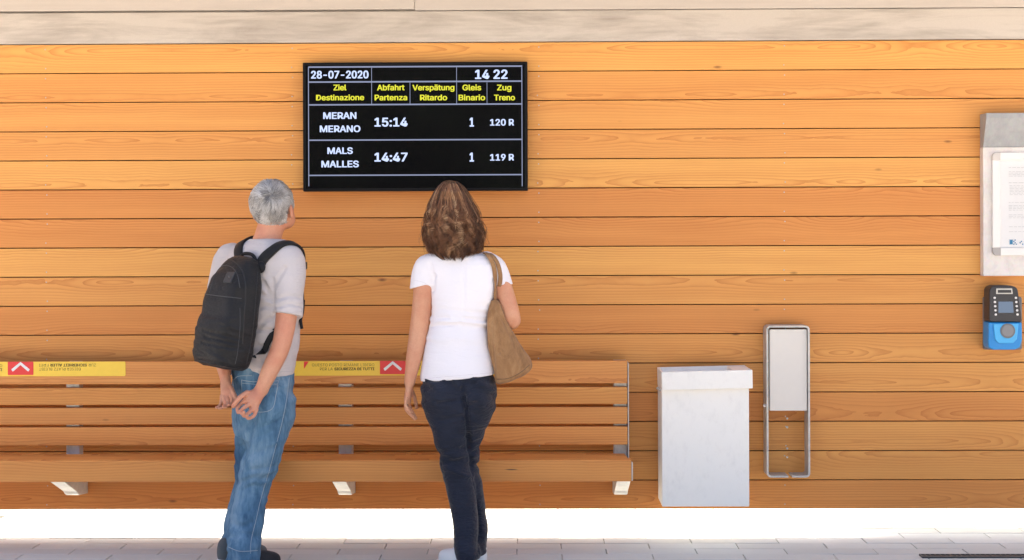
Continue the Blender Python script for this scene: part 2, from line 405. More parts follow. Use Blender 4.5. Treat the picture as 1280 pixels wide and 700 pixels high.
# ---- bench
bench = empty('wall_bench', (at(300, 600, -.3)[0], -.3, 0)); tag(bench, 'long wooden slatted bench on steel brackets fixed along the timber wall', 'bench')
DB = -.17; DS = -.46
bx1 = at(784.3, 500, DB)[0]; sx1 = at(789.3, 590, DS)[0]; supp = [at(89.5, 560, -.155)[0], at(431, 560, -.155)[0], at(776, 560, -.155)[0]]
supp = [supp[0] - (supp[1] - supp[0])] + supp; bx0 = supp[0] - (bx1 - supp[3]); sx0 = supp[0] - (sx1 - supp[3])
def slat(name, x0, x1, y0, y1, z0, z1, mat, rx=0.0, bev=.0035):
    c = Vector(((x0 + x1) / 2, (y0 + y1) / 2, (z0 + z1) / 2)); h = Vector((x1 - x0, y1 - y0, z1 - z0)) / 2
    o = bm_obj(name, bm_box(-h, h, bev, 2), mat, bench, c); k = random.uniform(.94, 1.04); o.color = (k, k * random.uniform(.95, 1.0), k * random.uniform(.93, 1.0), 1); o.rotation_euler = (rx, 0, 0); return o
def zz(py, Y): return at(667, py, Y)[2]
for a, b_ in ((451.2, 479.4), (484, 505.4), (509, 530.2), (533.2, 556)):
    slat('back_slat', bx0, bx1, DB, DB + .035, zz(b_, DB), zz(a, DB), M_BENCH)
kx = at(640, 591, DS)[0] - (sx0 + sx1) / 2
M_SEATF = m_wood('front seat board', (0.98, 0.90, 0.90), 0.9, (kx, 0.006, .032, .0035))
zf = zz(575, DS); zfb = zz(602, DS)
slat('seat_board', sx0, sx1, DS, DS + .055, zfb, zf, M_SEATF)
M_SEAT = m_wood('seat top boards', (0.97, 0.90, 0.90), 0.7)
for k in range(3):
    y0 = DS + .062 + k * .078; zt = zf - .004 - (k * .0055)
    slat('seat_slat', sx0 + .012, sx1 - .012, y0, y0 + .071, zt - .035, zt, M_SEAT, 0.07)
for i, x in enumerate(supp):
    w = .031
    br = bmesh.new()
    pts = [(-.135, zz(452, DB)), (-.075, zz(452, DB)), (-.075, .30), (0.0, .30), (0.0, .2), (-.14, .215), (-.165, .225), (-.185, .24), (-.405, zfb - .001), (-.405, zfb + .02), (-.19, .352), (-.135, .37)]
    bm_prism(pts, 'X', x - w, x + w, .003, br, 2)
    bm_obj('bracket', br, M_STEEL, bench)
for x, s in ((bx1 + .0045, 1), (bx0 - .0045, -1)):
    box('end_plate', (x - .0025, DB + .002, .36), (x + .0025, -.06, zz(454, DB)), M_STEEL, bench, .001)
for x in (sx1 + .0035, sx0 - .0035):
    b = bmesh.new(); bm_prism([(DS + .004, zf - .012), (DS + .004, zfb + .002), (-.2, zfb + .012), (-.2, zf - .03)], 'X', x - .003, x + .003, .001, b)
    bm_obj('seat_end_plate', b, M_STEEL, bench)

# ---- stickers on the top rail
M_YEL = m_plain('yellow vinyl', (0.93, 0.63, 0.075), 0.5, 0.4, 0, 0.05, 60, 0.03); M_RED = m_plain('red vinyl', (0.80, 0.055, 0.05), 0.5, 0.4, 0, 0.03)
M_WHT = m_plain('white vinyl', (0.82, 0.80, 0.78), 0.5, 0.4, 0, 0.03); M_INK = m_plain('olive ink', (0.30, 0.20, 0.05), 0.6, 0.2, 0, 0.03); M_INKD = m_plain('dark ink', (0.16, 0.11, 0.04), 0.6, 0.2, 0, 0.03)
def sticker(px0, label):
    """px0 = pixel of the left edge of the red square (10 for the left one, 475 for the right one)"""
    def X(p): return at(px0 + p, 460, DB)[0]
    def Z(q): return zz(q, DB)
    zt = Z(451.3)
    st = empty('seat_sticker', (X(16), DB - .001, Z(469))); tag(st, label, 'sticker', 'yellow seat notices on the bench rail')
    def sheet(name, pts, y, mat, th=.0009):
        b = bmesh.new(); bm_prism(pts, 'Y', y - th, y + th * .2, 0, b); return bm_obj(name, b, mat, st)
    sheet('backing', rrect(X(-108), Z(469), X(147), zt + .002, .006, 3), DB - .0012, M_YEL)
    sheet('red_square', rrect(X(0), Z(467.3), X(32), zt + .0025, .003, 3), DB - .0024, M_RED)
    sheet('red_corner', [(X(-95), Z(451.2)), (X(-89), Z(451.2)), (X(-95), Z(460.5))], DB - .0024, M_RED)
    zi, zo = Z(452.5), Z(463); cx = X(16)
    pts = [(cx, Z(450.8)), (X(27.5), Z(460.2)), (X(26), Z(462.8)), (X(24.6), Z(462.3)), (cx, Z(454.8)), (X(7.4), Z(462.3)), (X(6), Z(462.8)), (X(4.5), Z(460.2))]
    sheet('chevron', pts, DB - .0038, M_WHT)
    for s, a, b, q0, q1, m, r, bo in (('QUESTO POSTO RIMANE LIBERO', -85, -7, 453.8, 457.3, M_INK, False, 0), ('PER LA', -75, -59, 458.8, 462.3, M_INK, False, 0), ('SICUREZZA DI TUTTI', -57, -7, 458.8, 462.3, M_INKD, False, .07),
                          ('DIESER PLATZ BLEIBT', 39, 91, 458.3, 461.8, M_INK, True, 0), ('FREI', 39, 51, 453.3, 456.8, M_INK, True, 0), ('SICHERHEIT ALLER', 53, 99, 453.3, 456.8, M_INKD, True, .07), ('ZUR', 101, 110, 453.3, 456.8, M_INK, True, 0)):
        o = link('lettering', text_mesh(s, X(a), X(b), Z(q1), Z(q0), bo, r), m, st); o.location = (0, DB - .0027, 0)
sticker(10, 'yellow seat notice with red chevron square at the left end of the bench rail')
sticker(475, 'yellow seat notice with Italian text between the man and the woman')

# ---- departure display
M_BEZ = m_plain('display bezel', (0.006, 0.006, 0.007), 0.4, 0.12, 0, 0.05); t = NT('display glass', 0.09, 0.18); t.b.inputs['Base Color'].default_value = (0.004, 0.0035, 0.005, 1); M_SCR = t.m
M_TXW = m_emit('lit white text', (0.60, 0.70, 1.0), 0.34); M_TXY = m_emit('lit yellow text', (0.80, 0.78, 0.05), 0.30); M_LIN = m_emit('lit table line', (0.52, 0.58, 0.85), 0.15)
DD = -.075
disp = empty('departure_display', tuple(at(519, 239, -.04))); tag(disp, 'black departure board screen listing trains to Meran and Mals', 'display')
p0 = at(378.8, 239.4, DD); p1 = at(659.3, 76.8, DD)
fr = bmesh.new(); bm_box((p0[0], DD, p0[2]), (p1[0], -.02, p1[2]), .004, 2, fr); bm_obj('housing', fr, M_BEZ, disp)
box('wall_mount', (p0[0] + .3, -.02, p0[2] + .2), (p1[0] - .3, 0.0, p1[2] - .2), M_STEEL, disp, .002)
scr = box('screen', (p0[0] + .014, DD - .0012, p0[2] + .014), (p1[0] - .014, DD + .001, p1[2] - .014), M_SCR, disp, 0)
YT = DD - .0022
def dz(x, y): q = at(370 + x / 4, 70 + y / 4, YT); return q[0], q[2]
lb = bmesh.new()
def bar(x0, y0, x1, y1, w=2.3):
    a = dz(x0, y0); c = dz(x1, y1); h = w / 4 / 269 / 2
    bm_box((min(a[0], c[0]) - h, YT - .0002, min(a[1], c[1]) - h), (max(a[0], c[0]) + h, YT + .0003, max(a[1], c[1]) + h), 0, 1, lb)
for L in ((63, 53, 1130, 53), (63, 128, 1130, 128), (63, 242, 1130, 242), (63, 419, 1130, 419), (63, 595, 1130, 595)): bar(*L)
for L in ((63, 57, 63, 650), (1130, 57, 1130, 650), (378, 57, 378, 238), (803, 57, 803, 238), (570, 132, 570, 238), (955, 132, 955, 238)): bar(*L)
bm_obj('table_line', lb, M_LIN, scr)
for s, x0, x1, y0, y1, m in (('28-07-2020', 75, 363, 73, 113, 0), ('14 22', 895, 1058, 68, 115, 0), ('Ziel', 187, 252, 143, 172, 1), ('Destinazione', 100, 341, 193, 222, 1), ('Abfahrt', 405, 543, 143, 172, 1), ('Partenza', 393, 556, 193, 222, 1),
        ('Verspätung', 582, 792, 143, 172, 1), ('Ritardo', 620, 756, 193, 222, 1), ('Gleis', 832, 926, 143, 172, 1), ('Binario', 813, 946, 193, 222, 1), ('Zug', 1005, 1077, 143, 172, 1), ('Treno', 990, 1095, 193, 222, 1),
        ('MERAN', 136, 302, 281, 315, 0), ('MERANO', 119, 322, 347, 381, 0), ('15:14', 392, 558, 308, 353, 0), ('1', 868, 890, 308, 353, 0), ('120 R', 970, 1090, 315, 348, 0),
        ('MALS', 157, 284, 457, 490, 0), ('MALLES', 127, 314, 523, 557, 0), ('14:47', 392, 558, 483, 528, 0), ('1', 868, 890, 483, 528, 0), ('119 R', 970, 1090, 490, 523, 0)):
    a = dz(x0, y1); c = dz(x1, y0)
    o = link('lettering', text_mesh(s, a[0], c[0], a[1], c[1], .055), (M_TXW, M_TXY)[m], scr); o.location = (0, YT, 0)

# ---- litter bin
BF = -.25
lbn = empty('litter_bin', tuple(at(882, 633, -.12))); tag(lbn, 'whitish galvanised steel litter bin with a tilted lid hung on the wall', 'bin')
a = at(827.6, 633.4, BF); c = at(936.2, 482, BF)
def m_bin():
    t = NT('bin paint', .5, .4); o = t.obj(); a = t.noise(o, 9, 6, .7, .5); s = t.noise(t.mapping(o, (1, 1, .5)), 40, 4, .7, .2)
    c = t.ramp(t.math('ADD', t.math('MULTIPLY', a, .5), t.math('MULTIPLY', s, .5)), [(.28, (.70, .67, .62)), (.36, (.88, .845, .775)), (.50, (.935, .90, .825))])
    return t.out(c, height=a, bump=.12, dist=.002)
M_BIN = m_bin()
b = bmesh.new(); bm_box((a[0], BF, a[2]), (c[0], -.03, c[2]), .004, 2, b)
bm_obj('body', b, M_BIN, lbn)
LF = -.27; a2 = at(827.2, 487, LF); c2 = at(940.8, 463.6, LF); cx, cz = (a2[0] + c2[0]) / 2, (a2[2] + c2[2]) / 2; hw = (c2[0] - a2[0]) / 2; hh = (c2[2] - a2[2]) / 2
b = bmesh.new(); th = .012; yb = LF + .25
bm_box((-hw, LF, -hh), (hw, LF + th, hh), .003, 2, b); bm_box((-hw, yb - th, -hh), (hw, yb, hh), .003, 2, b)
bm_box((-hw, LF + th, -hh), (-hw + th, yb - th, hh), .002, 1, b); bm_box((hw - .085, LF + th, hh - .03), (hw, yb - th, hh - .001), .002, 1, b); bm_box((hw - th, LF + th, -hh), (hw, yb - th, hh - .031), .001, 1, b)
bm_box((-hw + th, LF + th, -hh), (hw - th, yb - th, -hh + .035), 0, 1, b)
o = bm_obj('lid', b, M_BIN, lbn, (cx, 0, cz)); o.rotation_euler = (0, R_(-1.25), 0)
q = at(824.5, 487, -.20); tube_obj('hinge_pin', [(q[0] - .012, -.2, q[2] + .01), (q[0] - .004, -.2, q[2] + .002), (q[0] + .012, -.2, q[2] - .006)], .006, M_STEEL, lbn)
box('wall_plate', (a[0] + .04, -.03, a[2] + .05), (c[0] - .04, 0, c[2] - .04), M_STEEL, lbn, .002)

# ---- steel frame ashtray/dispenser
HF = -.105
hd = empty('dispenser_frame', tuple(at(985, 597, -.05))); tag(hd, 'narrow steel wall frame with a beige plate across its upper half', 'wall dispenser')
a = at(958.6, 597, HF); c = at(1012.2, 407, HF); th = .0085
out = rrect(a[0], a[2], c[0], c[2], .02, 5); inn = rrect(a[0] + th, a[2] + th, c[0] - th, c[2] - th, .012, 5)
b = bmesh.new(); n = len(out)
vo = [[b.verts.new((p_[0], y, p_[1])) for p_ in out] for y in (HF, -.004)]; vi = [[b.verts.new((p_[0], y, p_[1])) for p_ in inn] for y in (HF, -.004)]
gap = []
for i in range(n):
    j = (i + 1) % n; mid = (Vector(vo[0][i].co) + Vector(vo[0][j].co)) / 2
    if i == 17:      # bottom run: leave the slot, done as two short flanges below
        xs = sorted((vo[0][i].co.x, vo[0][j].co.x)); gl, gr = at(985.5, 597, HF)[0], at(990.5, 597, HF)[0]
        for u0, u1 in ((xs[0], gl), (gr, xs[1])): bm_box((u0 - .0001, HF, a[2]), (u1, -.004, a[2] + th), 0, 1, b)
        continue
    b.faces.new((vo[0][i], vo[0][j], vo[1][j], vo[1][i])); b.faces.new((vi[0][j], vi[0][i], vi[1][i], vi[1][j]))
    b.faces.new((vo[0][j], vo[0][i], vi[0][i], vi[0][j])); b.faces.new((vo[1][i], vo[1][j], vi[1][j], vi[1][i]))
bm_obj('frame', b, M_STEEL, hd)
a3 = at(962.2, 513.5, HF + .012); c3 = at(1008.6, 411.5, HF + .012)
box('front_plate', (a3[0], HF + .012, a3[2]), (c3[0], HF + .03, c3[2]), M_PLATE, hd, .002)
box('container', (a3[0] + .01, HF + .03, a3[2] + .004), (c3[0] - .01, -.004, c3[2] - .01), M_ALU, hd, .002)
q = at(957, 507, HF + .03); b = bmesh.new(); bmesh.ops.create_uvsphere(b, u_segments=10, v_segments=6, radius=.008, matrix=Matrix.Translation((q[0] - .004, q[1], q[2]))); bm_obj('lock_knob', b, M_GALV, hd, smooth=True)
b = bmesh.new()
for py in (523, 534, 560.5, 571.5):
    q = at(984, py, 0); b = bmesh.new(); bmesh.ops.create_cone(b, cap_ends=True, segments=10, radius1=.0055, radius2=.0045, depth=.003, matrix=Matrix.Translation((q[0], -.0015, q[2])) @ Matrix.Rotation(R_(90), 4, 'X'))
    bm_obj('mounting_screw', b, M_ALU, hd)

# ---- notice case
nb = empty('notice_case', tuple(at(1260, 345, -.03))); tag(nb, 'pale metal notice case with grey hood and framed white sheet', 'notice board')
NF = -.05; a = at(1229.2, 345, NF); c = at(1229.2, 184, NF); XR2 = a[0] + .62
M_CASE = m_galv('pale case metal', (0.62, 0.57, 0.52), (0.74, 0.69, 0.645), 0.5, 0, 12)
box('case', (a[0], NF, a[2]), (XR2, 0, c[2]), M_CASE, nb, .002)
hp = at(1232.2, 147.5, -.10); ht = at(1232.2, 141.2, -.10)
b = bmesh.new(); bm_prism([(NF, c[2] + .001), (0, c[2] + .001), (0, ht[2]), (-.10, ht[2]), (-.10, hp[2])], 'X', a[0] + .001, XR2 - .001, .0015, b)
bm_obj('hood', b, m_galv('grey hood metal', (0.27, 0.27, 0.275), (0.36, 0.36, 0.36), 0.5, 0, 10), nb)
M_FRW = m_plain('white frame', (0.78, 0.755, 0.72), 0.4, 0.5, 0, 0.03); M_CORN = m_plain('grey corner', (0.40, 0.37, 0.35), 0.5, 0.4, 0, 0.05)
FF = NF - .014; a = at(1241, 319.5, FF); c = at(1241, 190.5, FF); X1 = XR2 - .045; fw = .036
b = bmesh.new(); c0 = at(1251, 311, FF)
z0, z1 = a[2], c[2]; x0 = a[0]
bm_box((x0, FF, z0 + fw), (x0 + fw, NF, z1 - fw), .003, 2, b); bm_box((X1 - fw, FF, z0 + fw), (X1, NF, z1 - fw), .003, 2, b)
bm_box((x0 + fw, FF, z0), (X1 - fw, NF, z0 + fw), .003, 2, b); bm_box((x0 + fw, FF, z1 - fw), (X1 - fw, NF, z1), .003, 2, b)
bm_obj('frame', b, M_FRW, nb)
def corner(cx, cz, sx, sz, mat):
    pts = [(0, 0)]; n = 6; r = .02; w = fw + .0005
    pts = [(w, 0), (w, w), (0, w), (0, r)] + [(r - r * math.cos(R_(15 * k)), r - r * math.sin(R_(15 * k))) for k in range(1, 6)] + [(r, 0)]
    b = bmesh.new(); bm_prism([(cx + sx * p_[0], cz + sz * p_[1]) for p_ in pts], 'Y', FF - .0015, NF, .0008, b)
    bm_obj('frame_corner', b, mat, nb)
M_CORN2 = m_plain('beige corner', (0.62, 0.57, 0.52), 0.5, 0.4, 0, 0.05)
corner(x0, z0, 1, 1, M_CORN); corner(x0, z1, 1, -1, M_CORN2); corner(X1, z0, -1, 1, M_CORN); corner(X1, z1, -1, -1, M_CORN2)
pap = box('notice_sheet', (x0 + fw, NF - .004, z0 + fw), (X1 - fw, NF - .001, z1 - fw), m_plain('paper', (0.72, 0.71, 0.70), 0.7, 0.2, 0, 0.02), nb, 0)
b = bmesh.new(); random.seed(3)
def zrow(py): return at(1260, py, NF - .005)[2]
xa = at(1261, 250, NF - .005)[0]
for py, x_off, ln, w in [(209.5, 0, .14, .9)] + [(214.5 + 1.9 * k, 0, .38, .8) for k in range(4)] + [(228.5, 0, .12, 1.1)] + [(232 + 1.9 * k, .004, .09 + .03 * (k % 3), .8) for k in range(7)] + [(253, 0, .3, .8)] + [(257 + 1.9 * k, 0, .38, .8) for k in range(4)] + [(268.5 + 1.9 * k, 0, .37, .8) for k in range(3)] + [(283.5, 0, .38, .9), (289.5, 0, .2, .7)]:
    zc = zrow(py); x = xa + x_off; h = w * .0012
    while x < xa + x_off + ln:
        l = random.uniform(.008, .024); bm_box((x, NF - .0055, zc - h), (min(x + l, xa + .42), NF - .0045, zc + h), 0, 1, b); x += l + .005
tag(bm_obj('printed_line', b, m_plain('grey print', (0.52, 0.52, 0.52), 0.7, 0.2), pap), kind='stuff')
b = bmesh.new(); b2 = bmesh.new(); q0 = at(1261.5, 306, NF - .005); u = .0058
bm_box((q0[0], NF - .0055, q0[2]), (q0[0] + u * 3.2, NF - .0045, q0[2] + u * 4.4), 0, 1, b2); bm_box((q0[0] + u * .5, NF - .0062, q0[2] + u * .5), (q0[0] + u * 2.7, NF - .0054, q0[2] + u * 3.9), 0, 1, b)
for i in range(14):
    for j in range(4):
        if random.random() < .85 - .05 * i and (i + j) % 2 == (0 if i < 4 else random.randint(0, 1)):
            bm_box((q0[0] + u * (3.3 + i), NF - .0055, q0[2] + u * j * 1.1), (q0[0] + u * (4.2 + i), NF - .0045, q0[2] + u * (j * 1.1 + .95)), 0, 1, b)
bm_obj('logo', b, m_plain('blue print', (0.05, 0.20, 0.36), 0.6, 0.2), pap); bm_obj('logo_square', b2, m_plain('pale blue print', (0.45, 0.55, 0.60), 0.6, 0.2), pap)

# ---- ticket validator
tv = empty('ticket_validator', tuple(at(1256, 437, -.05))); tag(tv, 'black and bright blue ticket validator on the wall below the notice case', 'ticket validator')
M_VB = m_plain('black plastic', (0.030, 0.028, 0.032), 0.42, 0.5, 0, 0.1); M_VBL = m_plain('blue plastic', (0.010, 0.25, 0.62), 0.38, 0.5, 0, 0.06, 12); M_VG = m_plain('grey plastic', (0.17, 0.17, 0.18), 0.5, 0.4)
VF = -.12
def vp(px, py, Y=VF): q = at(px, py, Y); return (q[0], q[2])
a = at(1229.5, 437, -.02); c = at(1273, 364, -.02)
box('back_plate', (a[0], -.03, a[2]), (c[0] + .015, 0, at(1250, 371, -.02)[2]), M_VG, tv, .006)
def body(pts, y0, y1, mat, name, bev=.006, seg=3):
    b = bmesh.new(); bm_prism(pts, 'Y', y0, y1, bev, b, seg); return bm_obj(name, b, mat, tv)
body([vp(1238, 402.4), vp(1236.6, 399), vp(1237, 362), vp(1239.5, 358.6), vp(1244, 357), vp(1264, 357), vp(1270, 358.8), vp(1272.5, 362), vp(1277.6, 399), vp(1277.6, 402.4)], VF, -.028, M_VB, 'upper_shell')
body([vp(1236.2, 403), vp(1277.8, 403), vp(1278.2, 425), vp(1275.5, 434.5), vp(1269, 437.4), vp(1242, 437.4), vp(1236.6, 434.5), vp(1235.8, 430)], VF + .004, -.028, M_VBL, 'lower_shell')
body([vp(1241.5, 404.5), vp(1273, 404.5), vp(1271, 424), vp(1266, 429), vp(1248, 429), vp(1243.5, 424)], VF - .004, VF + .006, m_plain('light blue plastic', (0.06, 0.42, 0.78), 0.35, 0.5, 0, 0.05), 'raised_panel', .003)
def disc(px, py, r, y0, y1, mat, name, seg=28):
    q = at(px, py, (y0 + y1) / 2); b = bmesh.new()
    bmesh.ops.create_cone(b, cap_ends=True, segments=seg, radius1=r, radius2=r, depth=abs(y1 - y0), matrix=Matrix.Translation((q[0], (y0 + y1) / 2, q[2])) @ Matrix.Rotation(R_(90), 4, 'X')); return bm_obj(name, b, mat, tv)
disc(1259.5, 413.5, .034, VF - .008, VF, M_VG, 'reader_ring'); disc(1259.5, 413.5, .0265, VF - .0095, VF, m_plain('reader grey', (0.24, 0.235, 0.235), 0.5), 'reader_face')
body([vp(1248, 391), vp(1267, 391), vp(1266, 377), vp(1248, 377)], VF - .002, VF + .003, m_emit('small lcd', (0.35, 0.45, 0.62), 0.16), 'lcd', .0008, 1)
body([vp(1245, 367.5), vp(1265.8, 367.5), vp(1265, 360.5), vp(1245.3, 360.5)], VF - .003, VF + .003, M_ALU, 'slot_plate', .0008, 1)
body([vp(1247, 366), vp(1264, 366), vp(1263.6, 362.3), vp(1247, 362.3)], VF - .0045, VF + .003, M_VB, 'slot_label', .0005, 1)
for k in range(5):
    for x in (1243.2 + .35 * k, 1269.8 + .5 * k): disc(x, 372.3 + 5.2 * k, .0052, VF - .004, VF + .002, M_FRW, 'button', 12)

# ---- trees across the tracks, behind the camera: they show only as the dark reflection in the display
def far_tree(x, y, h, sd, label):
    r = np.random.default_rng(sd); t = empty('broadleaf_tree', (x, y, 0)); tag(t, label, 'tree', 'trees across the tracks')
    tube_obj('trunk', [(x, y, 0), (x + .1, y, h * .3), (x - .1, y + .1, h * .7)], [.22, .16, .05], M_BARK, t)
    n = 2600; c = r.normal(size=(n, 3)); c /= np.linalg.norm(c, axis=1, keepdims=True); c *= r.uniform(.35, 1, (n, 1)) ** .5
    c = c * np.array([h * .36, h * .36, h * .42]) * (1 + .25 * np.sin(c[:, :1] * 5 + sd) * np.cos(c[:, 2:3] * 6)) + np.array([x, y, h * .56])
    u = r.normal(size=(n, 3)); u /= np.linalg.norm(u, axis=1, keepdims=True); w = np.cross(u, r.normal(size=(n, 3))); w /= np.linalg.norm(w, axis=1, keepdims=True)
    s = r.uniform(.16, .34, (n, 1)); V = np.stack([c - u * s, c + w * s * .6, c + u * s, c - w * s * .6], 1).reshape(-1, 3)
    link('crown', np_mesh('crown', V, np.arange(4 * n).reshape(n, 4), False), M_LEAF, t)
M_BARK = m_plain('bark', (.09, .06, .04), .9); M_LEAF = m_plain('leaf', (.05, .09, .03), .6, .3, 0, .3, 2)
for i, (x, h) in enumerate(((-13, 8.5), (-7.5, 9.5), (-2, 8.8), (3.5, 9.6), (9, 8.6), (14.5, 9.2))):
    far_tree(x, -31 - (i % 2) * 2, h, i + 1, 'leafy green tree in the row across the tracks')
# ================================================================ SMOOTH BODIES: distance fields turned into one continuous skin
LAT = np.random.default_rng(11).random((32, 32, 32)).astype(np.float32)
def vnoise(X, Y, Z, sx, sy, sz, seed=0.0):
    """value noise -1..1, frequencies per metre"""
    X = X * sx + seed * 7.31; Y = Y * sy + seed * 3.17; Z = Z * sz + seed * 5.77
    def sp(a):
        i = np.floor(a); f = (a - i).astype(np.float32); return (i.astype(np.int32) & 31), ((i.astype(np.int32) + 1) & 31), f * f * (3 - 2 * f)
    x0, x1, fx = sp(X); y0, y1, fy = sp(Y); z0, z1, fz = sp(Z)
    c00 = LAT[x0, y0, z0] * (1 - fx) + LAT[x1, y0, z0] * fx; c10 = LAT[x0, y1, z0] * (1 - fx) + LAT[x1, y1, z0] * fx
    c01 = LAT[x0, y0, z1] * (1 - fx) + LAT[x1, y0, z1] * fx; c11 = LAT[x0, y1, z1] * (1 - fx) + LAT[x1, y1, z1] * fx
    return ((c00 * (1 - fy) + c10 * fy) * (1 - fz) + (c01 * (1 - fy) + c11 * fy) * fz) * 2 - 1
class Field:
    def __init__(s, lo, hi, h):
        s.lo = np.array(lo, float); s.h = h; n = np.ceil((np.array(hi, float) - s.lo) / h).astype(int) + 1
        s.n = n; s.f = np.full(n, 0.06, np.float32)
    def box(s, lo, hi):
        i0 = np.maximum(0, np.floor((np.array(lo) - s.lo) / s.h).astype(int)); i1 = np.minimum(s.n, np.ceil((np.array(hi) - s.lo) / s.h).astype(int) + 1)
        sl = tuple(slice(a, max(a, b)) for a, b in zip(i0, i1))
        ax = [(s.lo[k] + s.h * np.arange(sl[k].start, sl[k].stop)).astype(np.float32) for k in range(3)]
        return sl, ax[0][:, None, None], ax[1][None, :, None], ax[2][None, None, :]
    def add(s, prim, k=0.012):
        fn, lo, hi = prim; m = max(k, .004) + .012; sl, X, Y, Z = s.box(np.array(lo) - m, np.array(hi) + m)
        if 0 in s.f[sl].shape: return s
        d = fn(X, Y, Z); a = s.f[sl]
        if k > 0: h = np.maximum(k - np.abs(a - d), 0) / k; s.f[sl] = np.minimum(a, d) - h * h * k * .25
        else: s.f[sl] = np.minimum(a, d)
        return s
    def cut(s, prim, k=0.003):
        fn, lo, hi = prim; m = k + .012; sl, X, Y, Z = s.box(np.array(lo) - m, np.array(hi) + m); a = s.f[sl]; d = -fn(X, Y, Z)
        h = np.maximum(k - np.abs(a - d), 0) / k; s.f[sl] = np.maximum(a, d) + h * h * k * .25; return s
    def clip(s, p, n, k=0.004, lo=(-9, -9, -9), hi=(9, 9, 9)):
        """keep the side of the plane opposite to n"""
        sl, X, Y, Z = s.box(np.maximum(lo, s.lo), np.minimum(hi, s.lo + s.h * s.n)); a = s.f[sl]; d = (X - p[0]) * n[0] + (Y - p[1]) * n[1] + (Z - p[2]) * n[2]
        h = np.maximum(k - np.abs(a - d), 0) / k; s.f[sl] = np.maximum(a, d) + h * h * k * .25; return s
    def disp(s, fn):
        m = np.nonzero(np.abs(s.f) < .035); X, Y, Z = [(s.lo[k] + s.h * m[k]).astype(np.float32) for k in range(3)]
        s.f[m] -= fn(X, Y, Z).astype(np.float32); return s
    def samp(s, P):
        P = np.atleast_2d(P); q = (P - s.lo) / s.h; q = np.clip(q, 0, s.n - 1.001); i = q.astype(int); f = q - i; o = 0
        for a in (0, 1):
            for b in (0, 1):
                for c in (0, 1):
                    w = (f[:, 0] if a else 1 - f[:, 0]) * (f[:, 1] if b else 1 - f[:, 1]) * (f[:, 2] if c else 1 - f[:, 2]); o = o + w * s.f[i[:, 0] + a, i[:, 1] + b, i[:, 2] + c]
        return o
    def grad(s, P):
        P = np.atleast_2d(P); e = s.h * 1.5; g = np.stack([s.samp(P + np.eye(3)[k] * e) - s.samp(P - np.eye(3)[k] * e) for k in range(3)], 1)
        return g / (np.linalg.norm(g, axis=1, keepdims=True) + 1e-9)
    def snap(s, P, it=12):
        """pull points onto the surface"""
        P = np.array(P, float)
        for _ in range(it): P = P - s.grad(P) * np.clip(s.samp(P), -.03, .03)[:, None] * .8
        return P, s.grad(P)
    def hit(s, pts):
        """points of the surface seen from the photograph's viewpoint along the given sight lines"""
        D = np.array([ray(*p) for p in pts]); D /= np.linalg.norm(D, axis=1, keepdims=True)
        t = (s.lo[1] - CAM[1]) / D[:, 1] + 0.0; P = CAM + D * t[:, None]; done = np.zeros(len(P), bool)
        for _ in range(900):
            v = s.samp(P); done |= v < .0004
            if done.all(): break
            P = np.where(done[:, None], P, P + D * np.clip(v * .5, s.h * .3, .03)[:, None])
        ok = P[:, 1] < s.lo[1] + s.h * s.n[1]
        return P, s.grad(P), ok
    def mesh(s, name):
        f = s.f; ins = f < 0; nx, ny, nz = f.shape; cnt = np.zeros((nx - 1, ny - 1, nz - 1), np.int8)
        for a in (0, 1):
            for b in (0, 1):
                for c in (0, 1): cnt += ins[a:nx - 1 + a, b:ny - 1 + b, c:nz - 1 + c]
        act = np.nonzero((cnt > 0) & (cnt < 8)); N = len(act[0]); idx = np.full(cnt.shape, -1, np.int32); idx[act] = np.arange(N)
        acc = np.zeros((N, 3)); num = np.zeros(N)
        for ax in range(3):
            o1, o2 = [k for k in range(3) if k != ax]
            for b in (0, 1):
                for c in (0, 1):
                    A = [act[0].copy(), act[1].copy(), act[2].copy()]; A[o1] = A[o1] + b; A[o2] = A[o2] + c; B = [A[0].copy(), A[1].copy(), A[2].copy()]; B[ax] = B[ax] + 1
                    fa = f[tuple(A)]; fb = f[tuple(B)]; m = (fa < 0) != (fb < 0); t = fa[m] / (fa[m] - fb[m])
                    p = np.zeros((m.sum(), 3)); p[:, ax] = t; p[:, o1] = b; p[:, o2] = c; acc[m] += p; num[m] += 1
        V = (np.stack(act, 1) + acc / num[:, None]) * s.h + s.lo; F = []
        for ax in range(3):
            o1, o2 = [(1, 2), (2, 0), (0, 1)][ax]; sl0 = [slice(None)] * 3; sl1 = [slice(None)] * 3; sl0[ax] = slice(0, -1); sl1[ax] = slice(1, None)
            a = ins[tuple(sl0)]; b = ins[tuple(sl1)]; e = np.nonzero(a != b); k = (e[o1] > 0) & (e[o2] > 0) & (e[o1] < f.shape[o1] - 1) & (e[o2] < f.shape[o2] - 1); e = [q[k] for q in e]
            def c(d1, d2): q = [x.copy() for x in e]; q[o1] = q[o1] - d1; q[o2] = q[o2] - d2; return idx[tuple(q)]
            Q = np.stack([c(1, 1), c(0, 1), c(0, 0), c(1, 0)], 1); inside = a[tuple(e)]; Q[~inside] = Q[~inside][:, ::-1]; F.append(Q)
        F = np.vstack(F); F = F[(F >= 0).all(1)]
        return np_mesh(name, V, F)
